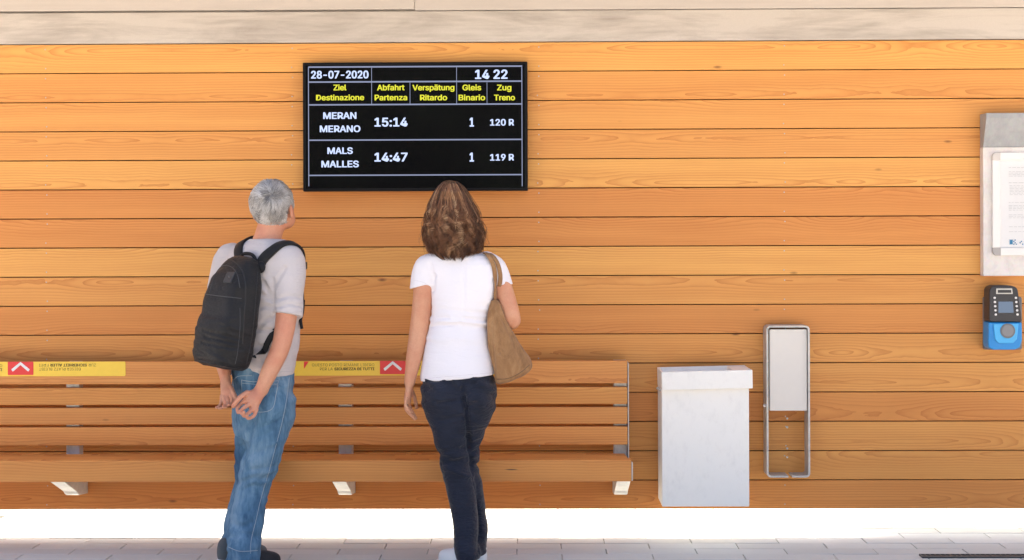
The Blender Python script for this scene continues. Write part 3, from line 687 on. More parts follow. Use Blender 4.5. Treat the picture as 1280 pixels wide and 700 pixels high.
# ---- primitives: (distance function, low corner, high corner)
def cap(p0, p1, r0, r1=None, flat=None):
    p0 = np.asarray(p0, float); p1 = np.asarray(p1, float); r1 = r0 if r1 is None else r1; d = p1 - p0; L = max((d * d).sum(), 1e-9)
    def fn(X, Y, Z):
        ax, ay, az = X - p0[0], Y - p0[1], Z - p0[2]; t = np.clip((ax * d[0] + ay * d[1] + az * d[2]) / L, 0, 1)
        ax = ax - t * d[0]; ay = ay - t * d[1]; az = az - t * d[2]
        if flat is not None:
            n, k = flat; c = (ax * n[0] + ay * n[1] + az * n[2]) * (1 / k - 1); ax = ax + c * n[0]; ay = ay + c * n[1]; az = az + c * n[2]
        return np.sqrt(ax * ax + ay * ay + az * az) - (r0 + (r1 - r0) * t)
    m = max(r0, r1); return fn, np.minimum(p0, p1) - m, np.maximum(p0, p1) + m
def ell(c, r, M=None, p=2.0):
    c = np.asarray(c, float); r = np.asarray(r, float); M = np.eye(3) if M is None else np.asarray(M)   # columns of M: local axes in the world
    def fn(X, Y, Z):
        x, y, z = X - c[0], Y - c[1], Z - c[2]; q = [x * M[0, k] + y * M[1, k] + z * M[2, k] for k in range(3)]
        if p == 2.0:
            k0 = np.sqrt(sum((q[i] / r[i]) ** 2 for i in range(3))); k1 = np.sqrt(sum((q[i] / r[i] ** 2) ** 2 for i in range(3))) + 1e-6; return k0 * (k0 - 1) / k1
        return (sum(np.abs(q[i] / r[i]) ** p for i in range(3)) ** (1 / p) - 1) * r.min()
    e = np.abs(M) @ r; return fn, c - e, c + e
def limb(P, Rr, n=None, end=None):
    """tapered limb through points P with radii Rr"""
    P = np.asarray(P, float); n = n or (len(P) - 1) * 4 + 1; Q = spline(np.hstack([P, np.asarray(Rr, float)[:, None]]), n); C = [cap(Q[i, :3], Q[i + 1, :3], Q[i, 3], Q[i + 1, 3]) for i in range(n - 1)]
    def fn(X, Y, Z):
        d = C[0][0](X, Y, Z)
        for c in C[1:]: d = np.minimum(d, c[0](X, Y, Z))
        if end is not None:
            p, nn = end; d = np.maximum(d, (X - p[0]) * nn[0] + (Y - p[1]) * nn[1] + (Z - p[2]) * nn[2])
        return d
    return fn, np.min([c[1] for c in C], 0), np.max([c[2] for c in C], 0)
def loft(st, p=2.3, cap_lo=True, cap_hi=True, M=None, O=None):
    """cross-sections (z, cx, cy, rx, ry, angle) stacked along z; M,O: local frame"""
    S = np.array(sorted(st), float); zs = S[:, 0]; n = 12 * (len(S) - 1) + 1
    D = spline(S, n) if len(S) > 2 else np.array([S[0] + (S[1] - S[0]) * t for t in np.linspace(0, 1, n)])
    def fn(X, Y, Z):
        if M is not None:
            x, y, z = X - O[0], Y - O[1], Z - O[2]; X, Y, Z = [x * M[0, k] + y * M[1, k] + z * M[2, k] for k in range(3)]
        g = [np.interp(Z, D[:, 0], D[:, k]).astype(np.float32) for k in range(1, 6)]; c, s = np.cos(g[4]), np.sin(g[4]); dx, dy = X - g[0], Y - g[1]
        u = dx * c - dy * s; v = dx * s + dy * c      # u along the body's right, v along its front
        q = (np.abs(u / g[2]) ** p + np.abs(v / g[3]) ** p) ** (1 / p); d = (q - 1) * np.minimum(g[2], g[3])
        return np.maximum(d, np.maximum(zs[0] - Z if cap_lo else -9, Z - zs[-1] if cap_hi else -9))
    R = S[:, 3:5].max(1); lo = np.array([(S[:, 1] - R).min(), (S[:, 2] - R).min(), zs[0]]); hi = np.array([(S[:, 1] + R).max(), (S[:, 2] + R).max(), zs[-1]])
    if M is not None:
        c = np.array([[(lo, hi)[a][0], (lo, hi)[b][1], (lo, hi)[d][2]] for a in (0, 1) for b in (0, 1) for d in (0, 1)]) @ np.asarray(M).T + np.asarray(O); lo, hi = c.min(0), c.max(0)
    return fn, lo, hi
def st(py, px, Y, rx, ry, ang): q = at(px, py, Y); return (q[2], q[0], q[1], rx, ry, R_(ang))
def frame(yaw, pitch=0.0, roll=0.0):
    """columns: right, forward, up. yaw: facing turned from +y towards +x; pitch: leaning back"""
    return np.array(Matrix.Rotation(R_(-yaw), 3, 'Z') @ Matrix.Rotation(R_(pitch), 3, 'X') @ Matrix.Rotation(R_(roll), 3, 'Y'))
def strap(name, F, pts, width, thick, mat, parent, n=40, lift=0.0, snapit=True, seen=False):
    P = spline(pts, n) if not seen else None
    if seen: q = spline(np.array(pts, float), n); P, N, ok = F.hit(q); P, N = P[ok], N[ok]
    elif snapit: P, N = F.snap(P)
    else: N = F.grad(P)
    V, Fc = ribbon(P, N, width, thick, lift); return link(name, np_mesh(name, V, Fc), mat, parent)
def seam(name, F, pts, r, mat, parent, n=40, lift=0.0):
    P, N, ok = F.hit(spline(np.array(pts, float), n)); P, N = P[ok], N[ok]
    return tube_obj(name, P + N * lift, r, mat, parent, 5)
def add_head(B, c, M, hair_back=.0, s=1.0):
    """skull, jaw, nose, lips, ears in the head's own frame"""
    L = lambda x, y, z: c + M @ np.array([x, y, z]) * s
    B.add(ell(c, np.array([.077, .097, .092]) * s, M), .01); B.add(ell(L(0, .035, -.055), np.array([.062, .062, .062]) * s, M), .03)
    B.add(ell(L(0, .058, -.098), np.array([.036, .038, .024]) * s, M), .03)           # chin
    for q in (-1, 1):
        B.add(ell(L(.043 * q, .03, -.085), np.array([.016, .040, .024]) * s, M), .03)   # jaw corners
        B.add(ell(L(.035 * q, .074, -.032), np.array([.02, .016, .014]) * s, M), .02)  # cheekbones
        B.cut(ell(L(.031 * q, .096, -.006), np.array([.016, .012, .010]) * s, M), .012)   # eye sockets
        B.add(ell(L(.031 * q, .081, -.008), np.array([.0125, .0125, .0115]) * s, M), .004)
        B.add(cap(L(.014 * q, .095, .012), L(.046 * q, .082, .010), .006 * s, .005 * s), .01)      # brows
    B.add(cap(L(0, .094, .0), L(0, .116, -.036), .008 * s, .011 * s), .012)
    B.add(cap(L(-.012, .102, -.04), L(.012, .102, -.04), .008 * s), .008)
    B.add(cap(L(-.02, .094, -.066), L(.02, .094, -.066), .006 * s), .006); B.add(cap(L(-.016, .092, -.076), L(.016, .092, -.076), .007 * s), .006)
    for q in (-1, 1):
        E = M @ np.array(Matrix.Rotation(R_(-12), 3, 'X') @ Matrix.Rotation(R_(38 * q), 3, 'Z'))
        e = L(.086 * q, -.002, -.034); B.add(ell(e, np.array([.010, .021, .034]) * s, E), .006)
        B.cut(ell(e + M @ np.array([.010 * q, .003, .002]) * s, np.array([.006, .010, .018]) * s, E), .004)
def fingers(B, chains, r=.0085):
    for ch in chains:
        P = [at(*q[:3]) for q in ch]; rr = ch[0][3] if len(ch[0]) > 3 else r
        B.add(limb(P, [rr * (1.05 - .1 * i) for i in range(len(P))], (len(P) - 1) * 3 + 1), .004)
def shoe(name, heel, toe, w, h, mat, sole, parent, zt=0.0, tall=.085):
    """trainer from heel to toe (world xy), resting on the ground"""
    heel = np.array([*heel, 0.0]); toe = np.array([*toe, 0.0]); d = toe - heel; L = np.linalg.norm(d); d /= L; r = np.array([d[1], -d[0], 0]); M = np.stack([r, d, [0, 0, 1]], 1)
    P = lambda x, y, z: heel + M @ np.array([x, y, z]); lo = np.minimum(heel, toe) - .09; hi = np.maximum(heel, toe) + .09; hi[2] = .2; lo[2] = -.01
    U = Field(lo, hi, h); 
    U.add(ell(P(0, L * .22, .045), (w * .42, L * .22, .055), M, 2.5), .01); U.add(ell(P(0, L * .62, .036), (w * .48, L * .34, .038), M, 2.6), .03)
    U.add(cap(P(0, L * .18, .06), P(0, L * .16, tall), w * .36, w * .33), .02); U.add(cap(P(0, L * .36, .075), P(0, L * .68, .052), w * .2, w * .2), .02)
    U.clip((0, 0, .022), (0, 0, -1)); o = link(name, U.mesh(name), mat, parent)
    S = Field(lo, hi, h); S.add(ell(P(0, L * .25, .012), (w * .44, L * .26, .05), M, 3), .01); S.add(ell(P(0, L * .68, .012), (w * .52, L * .335, .05), M, 3), .03); S.clip((0, 0, .026), (0, 0, 1)); S.clip((0, 0, .001), (0, 0, -1))
    link('sole', S.mesh('sole'), sole, o)
    lc = [P((-1) ** k * w * .17, L * (.40 + .055 * (k // 2)), .094 - .007 * (k // 2)) for k in range(8)]
    pts = []; 
    for k in range(0, 8, 2): pts += [lc[k], (lc[k] + lc[k + 1]) / 2 + np.array([0, 0, .008]), lc[k + 1]]
    tube_obj('lace', spline(pts, 50), .0028, sole, o, 5)
    return o
def crease(F, pts, depth, w):
    w *= 1.25
    P, _, ok = F.hit(spline(np.array(pts, float), 14)); P = P[ok]
    if len(P) < 2: return
    C = [cap(P[i], P[i + 1], 0.0)[0] for i in range(len(P) - 1)]; lo, hi = P.min(0) - .03, P.max(0) + .03; n = len(C)
    sl, X, Y, Z = F.box(lo, hi); d = C[0](X, Y, Z)
    for q in C[1:]: d = np.minimum(d, q(X, Y, Z))
    F.f[sl] += (2.6 * depth * np.exp(-(d / w) ** 2)).astype(np.float32)
def wlist(P): return tuple(float(x) for x in P)
# ================================================================ THE MAN
M_SKM = m_skin('tanned skin', (0.68, 0.35, 0.22), (0.62, 0.25, 0.15)); M_SKW = m_skin('sun-warmed skin', (0.70, 0.37, 0.225), (0.64, 0.28, 0.16))
M_GREY = m_cloth('pale grey jersey', (0.58, 0.53, 0.525), 0.05, 700, 0.9, wr=.22)
M_WTEE = m_cloth('white jersey', (0.86, 0.83, 0.86), 0.02, 700, 0.9, bump=0.1, wr=.16)
def m_denim():
    t = NT('faded denim', 0.9, 0.15); o = t.obj()
    a = t.noise(t.mapping(o, (1, 1, .45)), 9, 5, 0.65, 0.5); w = t.noise(t.mapping(o, (700, 700, 200), rot=(0, .6, 0)), 1, 2, .6); s = t.noise(t.mapping(o, (60, 60, 6)), 1, 3, .6)
    c = t.ramp(t.math('ADD', t.math('MULTIPLY', a, .8), t.math('MULTIPLY', s, .25)), [(.36, (.038, .090, .165)), (.50, (.095, .195, .30)), (.64, (.21, .33, .44))])
    c = t.mix(t.math('MULTIPLY', w, .35), c, (.05, .10, .17)); return t.out(c, height=w, bump=.3, dist=.001)
M_DENIM = m_denim(); M_THREAD = m_plain('denim thread', (.33, .37, .40), .8); M_DKTHREAD = m_plain('dark denim thread', (.07, .12, .18), .8)
M_PACK = m_cloth('black nylon', (0.017, 0.0165, 0.018), 0.25, 900, 0.5, sheen=0.06, wr=.25); M_STRAP = m_cloth('black webbing', (0.014, 0.014, 0.016), 0.2, 900, 0.6, sheen=0.05)
M_ZIP = m_plain('zip', (.012, .012, .013), .5); M_PIPE = m_plain('pack piping', (.055, .055, .058), .6)
man = empty('person', wlist([*at(310, 700, -.62)[:2], 0])); tag(man, 'grey-haired man in pale grey t-shirt and blue jeans, hands clasped behind his back', 'person')
H = .0042
TA, PA = 40, 58       # how far torso and hips are turned to his right
YT_ = -.62
def man_torso(g=0.0, lo=None):
    S = [(298, 334, .072, .066), (303, 333, .115, .078), (309, 331, .158, .090), (318, 329, .186, .102), (333, 328, .197, .114), (355, 328.5, .196, .122), (380, 329, .190, .124), (405, 329.5, .184, .124), (430, 330, .174, .122), (450, 329.5, .166, .120), (468, 328.5, .162, .117)]
    if lo: S = [q for q in S if q[0] <= lo]
    return loft([st(py, px, YT_, rx - g, ry - g, TA if py < 420 else TA + (py - 420) * .25) for py, px, rx, ry in S], 2.3)
RS, RE, RW = at(362, 330, -.72), at(352, 430, -.80), at(327, 487, -.815)
RM = at(359, 385, -.765)
LS, LE, LW = at(284, 327, -.52), at(268, 410, -.53), at(281, 466, -.68)
hc = at(340.5, 257, -.605); HM = frame(20, 19, -3)
nb0 = at(333.5, 303, -.615)
B = Field((hc[0] - .42, -1.0, .02), (hc[0] + .30, -.30, 1.70), H)
add_head(B, hc, HM)
B.add(limb([nb0 + np.array([0, 0, -.06]), nb0, hc + HM @ np.array([0, -.012, -.05])], [.072, .060, .056]), .02)
B.add(man_torso(.02, 460), .02)
B.add(limb([RS, RM, RE, (RE * .45 + RW * .55), RW], [.050, .046, .040, .037, .027]), .02)
B.add(limb([LS, LS * .5 + LE * .5, LE, LE * .4 + LW * .6, LW], [.048, .043, .038, .035, .027]), .02)
# right hand: palm outward, fingers folded; left hand holds on beneath it
B.add(cap(RW, at(315, 501, -.835), .026, .030, (np.array([0, 1, 0]), .62)), .012); B.add(cap(at(322, 497, -.83), at(317, 511, -.84), .018, .017), .012); B.add(cap(at(313, 492, -.825), at(307, 501, -.84), .014, .013), .012)
fingers(B, [[(309, 491, -.84, .0112), (301, 496, -.865), (295, 503, -.87), (291.5, 508, -.865)],
            [(307, 500, -.84), (300, 506, -.85), (296.5, 511, -.868), (297.5, 516, -.880)],
            [(312, 505, -.85), (304.5, 510, -.87), (300.5, 515, -.885), (303.5, 518, -.895)],
            [(317, 510, -.85), (310, 517, -.87), (304.5, 520, -.885), (305, 515, -.895)],
            [(321, 512, -.845, .0078), (317, 520, -.86), (310, 523, -.875), (308.5, 519.5, -.885)]])
B.add(cap(LW, at(283, 490, -.735), .025, .028, (np.array([.4, .9, 0]), .62)), .012)
fingers(B, [[(285, 478, -.72, .0105), (290, 487, -.745), (294, 495, -.76), (296.5, 502, -.765)],
            [(288, 492, -.745), (290.5, 499, -.765), (289, 505, -.785), (285, 506, -.80)],
            [(284, 495, -.745), (286, 503, -.765), (283, 508, -.785), (279, 508.5, -.795)],
            [(280, 496, -.745), (281.5, 505, -.76), (277.5, 509.5, -.775), (273.5, 510, -.785)],
            [(277, 495, -.74, .0078), (276.5, 503, -.75), (273.5, 508, -.765), (270, 509.5, -.775)]])
for lg in ([(334, 480, -.66), (327, 580, -.70), (307, 680, -.75), (309, 700, -.76)], [(318, 480, -.56), (315, 580, -.54), (297, 680, -.59), (299, 694, -.60)]):
    B.add(limb([at(*q) for q in lg], [.050, .032, .026, .028]), .02)
link('body', B.mesh('body'), M_SKM, man); BM = B; 
# ---- t-shirt
S = Field((hc[0] - .36, -.98, at(330, 474, -.7)[2] - .02), (hc[0] + .26, -.32, 1.45), .0038)
S.add(man_torso(), 0)
rend = at(359.5, 393.5, -.768); rd = RE - RM; rd /= np.linalg.norm(rd); rd = rd * .9 + np.array([0, 0, -.1]); rd /= np.linalg.norm(rd)
S.add(limb([at(352, 324, -.70), RS + np.array([0, 0, .004]), RM + np.array([.006, 0, .02]), rend + rd * .03], [.052, .066, .060, .064], None, (rend, rd)), .03)
ld = LE - LS; ld /= np.linalg.norm(ld); lend = LS + ld * .24
S.add(limb([at(296, 320, -.54), LS, lend + ld * .03], [.052, .060, .062], None, (lend, ld)), .03)
F_ = np.array([math.sin(R_(TA)), math.cos(R_(TA)), 0])
S.cut(ell(nb0 + np.array([.0, 0, .028]) + F_ * .022, (.079, .085, .05), frame(TA, -24, 4)), .006)
S.cut(limb([RM + np.array([0, 0, .01]), RE], [.0, .047]), .003); S.cut(cap(LS + ld * .19, LE, .047, .043), .003)
def folds(X, Y, Z):
    low = np.clip((1.30 - Z) / .5, 0, 1)
    n = .0042 * vnoise(X, Y, Z, 9, 9, 26, 1) * low + .0035 * vnoise(X + Z * .7, Y, Z - X * .6, 7, 7, 22, 2)
    # sleeve meets the body
    return n
S.disp(folds)
for pts, dpt, w in ((((342, 368), (341, 380), (340, 392)), .006, .005), (((341, 372), (334, 360), (326, 352)), .006, .006), (((340, 376), (331, 370), (324, 366)), .005, .006), (((340, 384), (331, 383), (324, 384)), .005, .007), (((342, 360), (350, 345), (356, 335)), .004, .007), (((338, 398), (330, 402), (321, 412)), .004, .007), (((322, 432), (334, 436), (344, 446)), .004, .006), (((345, 374), (360, 370), (376, 372)), .0025, .007), (((347, 384), (362, 380), (378, 383)), .0025, .006)): crease(S, pts, dpt, w)
for pts, dpt, w in ((((341, 350), (343, 393)), .006, .006), (((318, 411), (342, 414)), .005, .007), (((330, 352), (338, 372)), .004, .006)): crease(S, pts, dpt, w)
shirt = link('t_shirt', S.mesh('t_shirt'), M_GREY, man)
M_HEM = m_cloth('grey hem stitch', (0.44, 0.42, 0.43), 0.05)
seam('hem_seam', S, [(289, 459), (300, 461), (320, 463.5), (345, 465), (369, 464)], .0011, M_HEM, shirt, 40, -.0004)
seam('sleeve_seam', S, [(345, 389.5), (352, 390.5), (362, 390.5), (379, 389.5)], .0010, M_HEM, shirt, 24, -.0004)
S_M = S
# ---- jeans
J = Field((hc[0] - .40, -1.0, .0), (hc[0] + .24, -.30, at(330, 458, -.62)[2]), H)
J.add(loft([st(456, 328.5, -.62, .150, .116, PA - 4), st(470, 329.5, -.62, .150, .124, PA), st(485, 329.5, -.62, .147, .125, PA), st(503, 329.0, -.625, .142, .124, PA), st(522, 328, -.63, .142, .124, PA), st(545, 326, -.63, .115, .108, PA)], 2.3), 0)
def leg(rows, Y): return [st((r[0]), (r[1] + r[2]) / 2, Y if len(r) < 4 else r[3], (r[2] - r[1]) / 2 / 289, (r[2] - r[1]) / 2 / 289 * 1.02, PA) for r in rows]
J.add(loft(leg([(485, 316, 358), (505, 312, 363.5), (530, 314, 362), (557, 308, 355), (583, 301.5, 348), (600, 298, 341), (614, 295, 336.5), (637, 291, 331, -.72), (660, 286.5, 328, -.74), (680, 285.5, 326, -.755), (702, 285, 325, -.765)], -.70), 2.1), .04)
J.add(loft(leg([(485, 298, 338), (505, 292, 338), (530, 293, 338), (560, 294, 333), (590, 294.5, 332), (614, 290, 328), (637, 283.5, 322, -.57), (660, 278.5, 318, -.585), (680, 277, 316, -.60), (691, 278, 316, -.61)], -.555), 2.1), .015)
def jf(X, Y, Z):
    knee = np.exp(-((Z - .42) / .09) ** 2); ank = np.clip((.22 - Z) / .15, 0, 1); up = np.clip((Z - .55) / .2, 0, 1)
    n = (.006 * knee + .011 * ank) * vnoise(X, Y, Z + X * .25, 7, 7, 38, 5) + .005 * vnoise(X + Z * .5, Y, Z, 12, 12, 12, 6) + .006 * up * vnoise(X + Z * .9, Y, Z - X * .5, 9, 9, 24, 7)
    return n + .0035 * vnoise(X, Y, Z - X * .4, 12, 12, 55, 8)
J.disp(jf)
for pts, dpt, w in ((((322, 512), (316, 528)), .010, .010), (((316, 528), (301, 585)), .010, .009), (((322, 566), (346, 560)), .003, .012), (((305, 602), (320, 597), (337, 598)), .0030, .010), (((301, 613), (316, 607), (330, 609)), .0025, .009), (((320, 588), (342, 583)), .0025, .009), (((290, 672), (305, 668), (322, 671)), .003, .008), (((292, 655), (310, 659)), .003, .008), (((350, 590), (326, 600)), .006, .007)): crease(J, pts, dpt, w)
jeans = link('jeans', J.mesh('jeans'), M_DENIM, man)
for nm, pts, r, m in (('side_seam', [(361.5, 472), (358, 500), (352, 530), (344, 560), (336, 590), (327, 620), (320, 650), (314, 675), (313, 692)], .0013, M_THREAD), ('side_seam', [(363, 472), (359.5, 500), (353.5, 530), (345.5, 560), (337.5, 590), (328.5, 620)], .0009, M_DKTHREAD),
                  ('pocket', [(302, 475), (302.5, 492), (304, 507), (322, 515), (340, 511), (345, 493), (348, 476)], .0012, M_THREAD), ('pocket', [(302, 475), (315, 477), (330, 477), (348, 476)], .0014, M_THREAD), ('pocket', [(303, 479), (330, 481), (347, 480)], .0010, M_THREAD),
                  ('yoke_seam', [(292, 475), (300, 470), (330, 469.8), (358, 470)], .001, M_THREAD), ('back_seam', [(291, 474), (293.5, 490), (296, 500)], .0012, M_THREAD), ('hem_seam', [(286, 684), (300, 689), (322, 688)], .0014, M_THREAD)):
    seam(nm, J, pts, r, m, jeans, 60, .0002)
for x in (352, 327): strap('belt_loop', J, [(x, 467.5), (x + .3, 475)], .011, .003, M_DENIM, jeans, 6, 0, True, True)
# ---- shoes
M_SHB = m_cloth('charcoal shoe mesh', (0.035, 0.033, 0.035), 0.2); M_SHG = m_cloth('grey shoe', (0.13, 0.14, 0.145), 0.15); M_SOLE = m_plain('white rubber', (0.72, 0.73, 0.74), 0.5); M_SOLEG = m_plain('grey rubber', (0.28, 0.28, 0.27), 0.6)
q0 = at(288, 705, -.80); q1 = at(352, 700, -.68); o = shoe('shoe', q0[:2], q1[:2], .10, .004, M_SHB, M_SOLEG, man)
q0 = at(273, 700, -.65); q1 = at(335, 700, -.52); shoe('shoe', q0[:2], q1[:2], .10, .004, M_SHG, M_SOLE, man)
# ---- short grey hair
M_GH = m_hair('grey hair', [(0.0, (.13, .12, .115)), (.3, (.34, .32, .305)), (.65, (.60, .575, .555)), (1.0, (.80, .78, .765))])
def man_hair():
    r = np.random.default_rng(5); RAD = np.array([.080, .099, .101]); n = 15000
    d = r.normal(size=(n, 3)); d /= np.linalg.norm(d, axis=1, keepdims=True)
    keep = ~((np.abs(d[:, 0]) > .72) & (d[:, 1] > -.22) & (d[:, 2] < .0)) & (d[:, 2] > -.90 - .08 * r.random(n) + .30 * np.clip(d[:, 1] + .2, 0, 1)) & ~((d[:, 1] > .62) & (d[:, 2] < .62)) & ~((d[:, 1] > .08) & (d[:, 2] < -.15)) ; d = d[keep]; n = len(d)
    # growth leaves the whorl at the back of the crown
    w = HM.T @ (at(339, 241, -.70) - hc); w = w / RAD; w /= np.linalg.norm(w)
    p0 = d * RAD; t = d - w * 0.999; t -= d * (t * d).sum(1, keepdims=True); dist = np.linalg.norm(t, axis=1, keepdims=True); t /= dist + 1e-6
    sw = np.cross(d, t); t = t + sw * (.35 * np.exp(-dist * 2.2)) ; cl = r.normal(size=(160, 3)); cl /= np.linalg.norm(cl, axis=1, keepdims=True); ci = np.argmax(d @ cl.T, 1); jit = r.normal(size=(160, 1)) * .62
    t = t + sw * (jit[ci] + r.normal(size=(n, 1)) * .26); t -= d * (t * d).sum(1, keepdims=True); t /= np.linalg.norm(t, axis=1, keepdims=True)
    up = np.clip((d[:, 2] + .45) / .9, 0, 1); L = (.013 + .030 * up) * r.uniform(.8, 1.15, n); lift = (.003 + .0095 * up) * r.uniform(.6, 1.2, n) * (1 + .25 * r.normal(size=160)[ci])
    m = 7; P = np.empty((n, m, 3))
    for k in range(m):
        s = k / (m - 1); q = p0 + t * (L * s)[:, None]; u = q / RAD; q = q / np.linalg.norm(u, axis=1, keepdims=True); nn = q / RAD ** 2; nn /= np.linalg.norm(nn, axis=1, keepdims=True)
        q = q * (1 + .16 * np.clip(-d[:, 2:3], 0, 1) ** 2 * np.array([1, .6, 0]))
        P[:, k] = q + nn * (lift * math.sin(math.pi * (.12 + .62 * s)))[:, None]
    P += r.normal(size=P.shape) * .0003
    P = P @ HM.T + hc; rad = np.linspace(1, .3, m)[None] * np.full((n, 1), .0011)
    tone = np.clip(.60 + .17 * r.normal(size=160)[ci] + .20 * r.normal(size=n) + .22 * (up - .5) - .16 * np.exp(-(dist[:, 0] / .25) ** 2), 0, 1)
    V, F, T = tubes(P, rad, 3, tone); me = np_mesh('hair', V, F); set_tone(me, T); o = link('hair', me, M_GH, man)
    sc = Field(hc - .13, hc + .13, .0035); sc.add(ell(hc, RAD - .0005, HM), 0); Lh = lambda x, y, z: hc + HM @ np.array([x, y, z])
    sc.clip(Lh(0, 0, -.080), HM @ np.array([0, .45, -.9])); sc.cut(ell(Lh(0, .10, -.03), (.09, .07, .085), HM)); 
    for q in (-1, 1): sc.cut(ell(Lh(.08 * q, .02, -.045), (.03, .034, .04), HM))
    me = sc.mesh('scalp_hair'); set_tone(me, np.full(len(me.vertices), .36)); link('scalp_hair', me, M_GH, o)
man_hair()
# ================================================================ BACKPACK
pk = empty('backpack', wlist(at(287, 460, -.80))); tag(pk, 'black nylon backpack worn on the grey-haired man\'s back', 'backpack')
PM_ = frame(TA - 2, -9, 3.5); pc = at(289.5, 389, -.79)
K = Field(pc - np.array([.26, .26, .34]), pc + np.array([.26, .26, .34]), .0036)
K.add(loft([(-.240, 0, 0, .098, .050, 0), (-.222, 0, 0, .118, .070, 0), (-.17, 0, -.004, .127, .080, 0), (-.06, 0, -.004, .128, .081, 0), (.05, 0, 0, .122, .074, 0), (.13, 0, .006, .110, .062, 0), (.19, 0, .014, .090, .052, 0), (.225, 0, .024, .062, .038, 0), (.238, 0, .03, .03, .02, 0)], 3.4, M=PM_, O=pc), 0)
# front compartment stands proud of the main one
K.add(loft([(-.225, 0, -.056, .09, .030, 0), (-.18, 0, -.060, .104, .036, 0), (-.05, 0, -.062, .104, .036, 0), (.06, 0, -.056, .097, .034, 0), (.13, 0, -.046, .088, .026, 0), (.165, 0, -.036, .06, .018, 0), (.18, 0, -.03, .03, .012, 0)], 3.6, M=PM_, O=pc), .008)
K.add(loft([(-.228, 0, -.066, .078, .026, 0), (-.19, 0, -.074, .094, .032, 0), (-.06, 0, -.074, .094, .032, 0), (-.035, 0, -.066, .09, .028, 0)], 4, M=PM_, O=pc), .012)
K.disp(lambda X, Y, Z: .0026 * vnoise(X + Z * .4, Y, Z, 13, 13, 18, 12) + .0022 * vnoise(X, Y, Z + X * .5, 14, 14, 50, 13) * (Z < pc[2] - .05))
for x0, y0, x1, y1, dpt, w in ((254, 413, 302, 425, .0035, .004), (252, 428, 303, 437, .003, .004), (256, 420, 300, 431, .002, .004)): crease(K, ((x0, y0), (x1, y1)), dpt, w)
pbody = link('pack_body', K.mesh('pack_body'), M_PACK, pk)
seam('zip', K, [(256, 366), (260, 345), (268, 331), (280, 324), (293, 327), (303, 339), (307, 360), (305, 395), (303, 430)], .0030, M_ZIP, pk, 60, 0)
seam('piping', K, [(262, 366), (268, 345), (277, 333), (288, 333), (296, 342), (300, 360)], .0016, M_PIPE, pk, 40, 0)
seam('pocket_zip', K, [(256, 367.5), (275, 370), (302, 373)], .0020, M_PIPE, pk, 30, 0); seam('side_seam', K, [(322, 340), (319, 380), (315, 420), (308, 455)], .0020, M_ZIP, pk, 30, 0); seam('side_seam', K, [(300, 385), (300, 410), (297, 440), (294, 455)], .0012, M_PIPE, pk, 30, 0)
P, N, ok = K.hit([(287, 347)]); p_, n_ = P[0], N[0]; u_ = np.cross([0, 0, 1], n_); u_ /= np.linalg.norm(u_); w_ = np.cross(n_, u_); 
def patch(name, c, w, h, th, mat, parent, bev=.003):
    b = bm_box((-w / 2, -h / 2, -.004), (w / 2, h / 2, th), bev, 2); o = bm_obj(name, b, mat, parent, Vector(c)); o.rotation_euler = Matrix(np.stack([u_, w_, n_], 1).tolist()).to_euler(); return o
lp = patch('logo_patch', p_, .048, .052, .005, m_plain('rubber patch', (.028, .028, .031), .4), pk)
patch('emblem', p_ + n_ * .005 + u_ * .010 + w_ * .012, .009, .009, .0012, m_plain('patch emblem', (.09, .09, .095), .4), lp, .001)
SH = S_M
rs = strap('shoulder_strap', SH, [at(318, 332, -.80), at(327, 320, -.79), at(340, 311.5, -.77), at(353, 308, -.735), at(365, 311, -.70), at(374, 320, -.665), at(379.5, 334, -.635), at(381, 355, -.62), at(379, 380, -.62)], .044, .011, M_STRAP, pk, 46, 0)
strap('shoulder_strap', SH, [at(291, 326, -.72), at(292, 316, -.70), at(294, 305, -.66), at(300, 297, -.61), at(310, 295, -.55), at(318, 304, -.50), at(322, 330, -.47), at(322, 380, -.47)], [.046] * 46, .011, M_STRAP, pk, 46, 0)
strap('lower_strap', SH, [at(316, 447, -.86), at(325, 437, -.83), at(335, 425, -.80), at(345, 412, -.77), at(352, 404, -.72)], .026, .005, M_STRAP, pk, 24, .004, True)
tube_obj('lower_strap', [at(379.3, 375, -.655), at(378, 390, -.67), at(375.5, 400, -.70), at(377.3, 411, -.70)], [.008, .008, .008, .0075], M_STRAP, pk, 6)
q = at(381.8, 332, -.66); box('buckle', q - np.array([.006, .014, .016]), q + np.array([.006, .014, .016]), M_ZIP, pk, .002)
# carrying loop and yoke between the straps
a_, b_ = pc + PM_ @ np.array([-.055, .045, .222]), pc + PM_ @ np.array([.055, .045, .222]); mid = (a_ + b_) / 2
tube_obj('carry_loop', spline([a_, a_ * .8 + b_ * .2 + [0, 0, .024], mid + [0, 0, .030], a_ * .2 + b_ * .8 + [0, 0, .024], b_], 24), .0075, M_STRAP, pk, 8)
b = Field(pc - .3, pc + .3, .005); b.add(cap(pc + PM_ @ np.array([-.06, .055, .20]), pc + PM_ @ np.array([.075, .055, .20]), .026, .026, (PM_[:, 1], .6)), 0); link('yoke', b.mesh('yoke'), M_STRAP, pk)

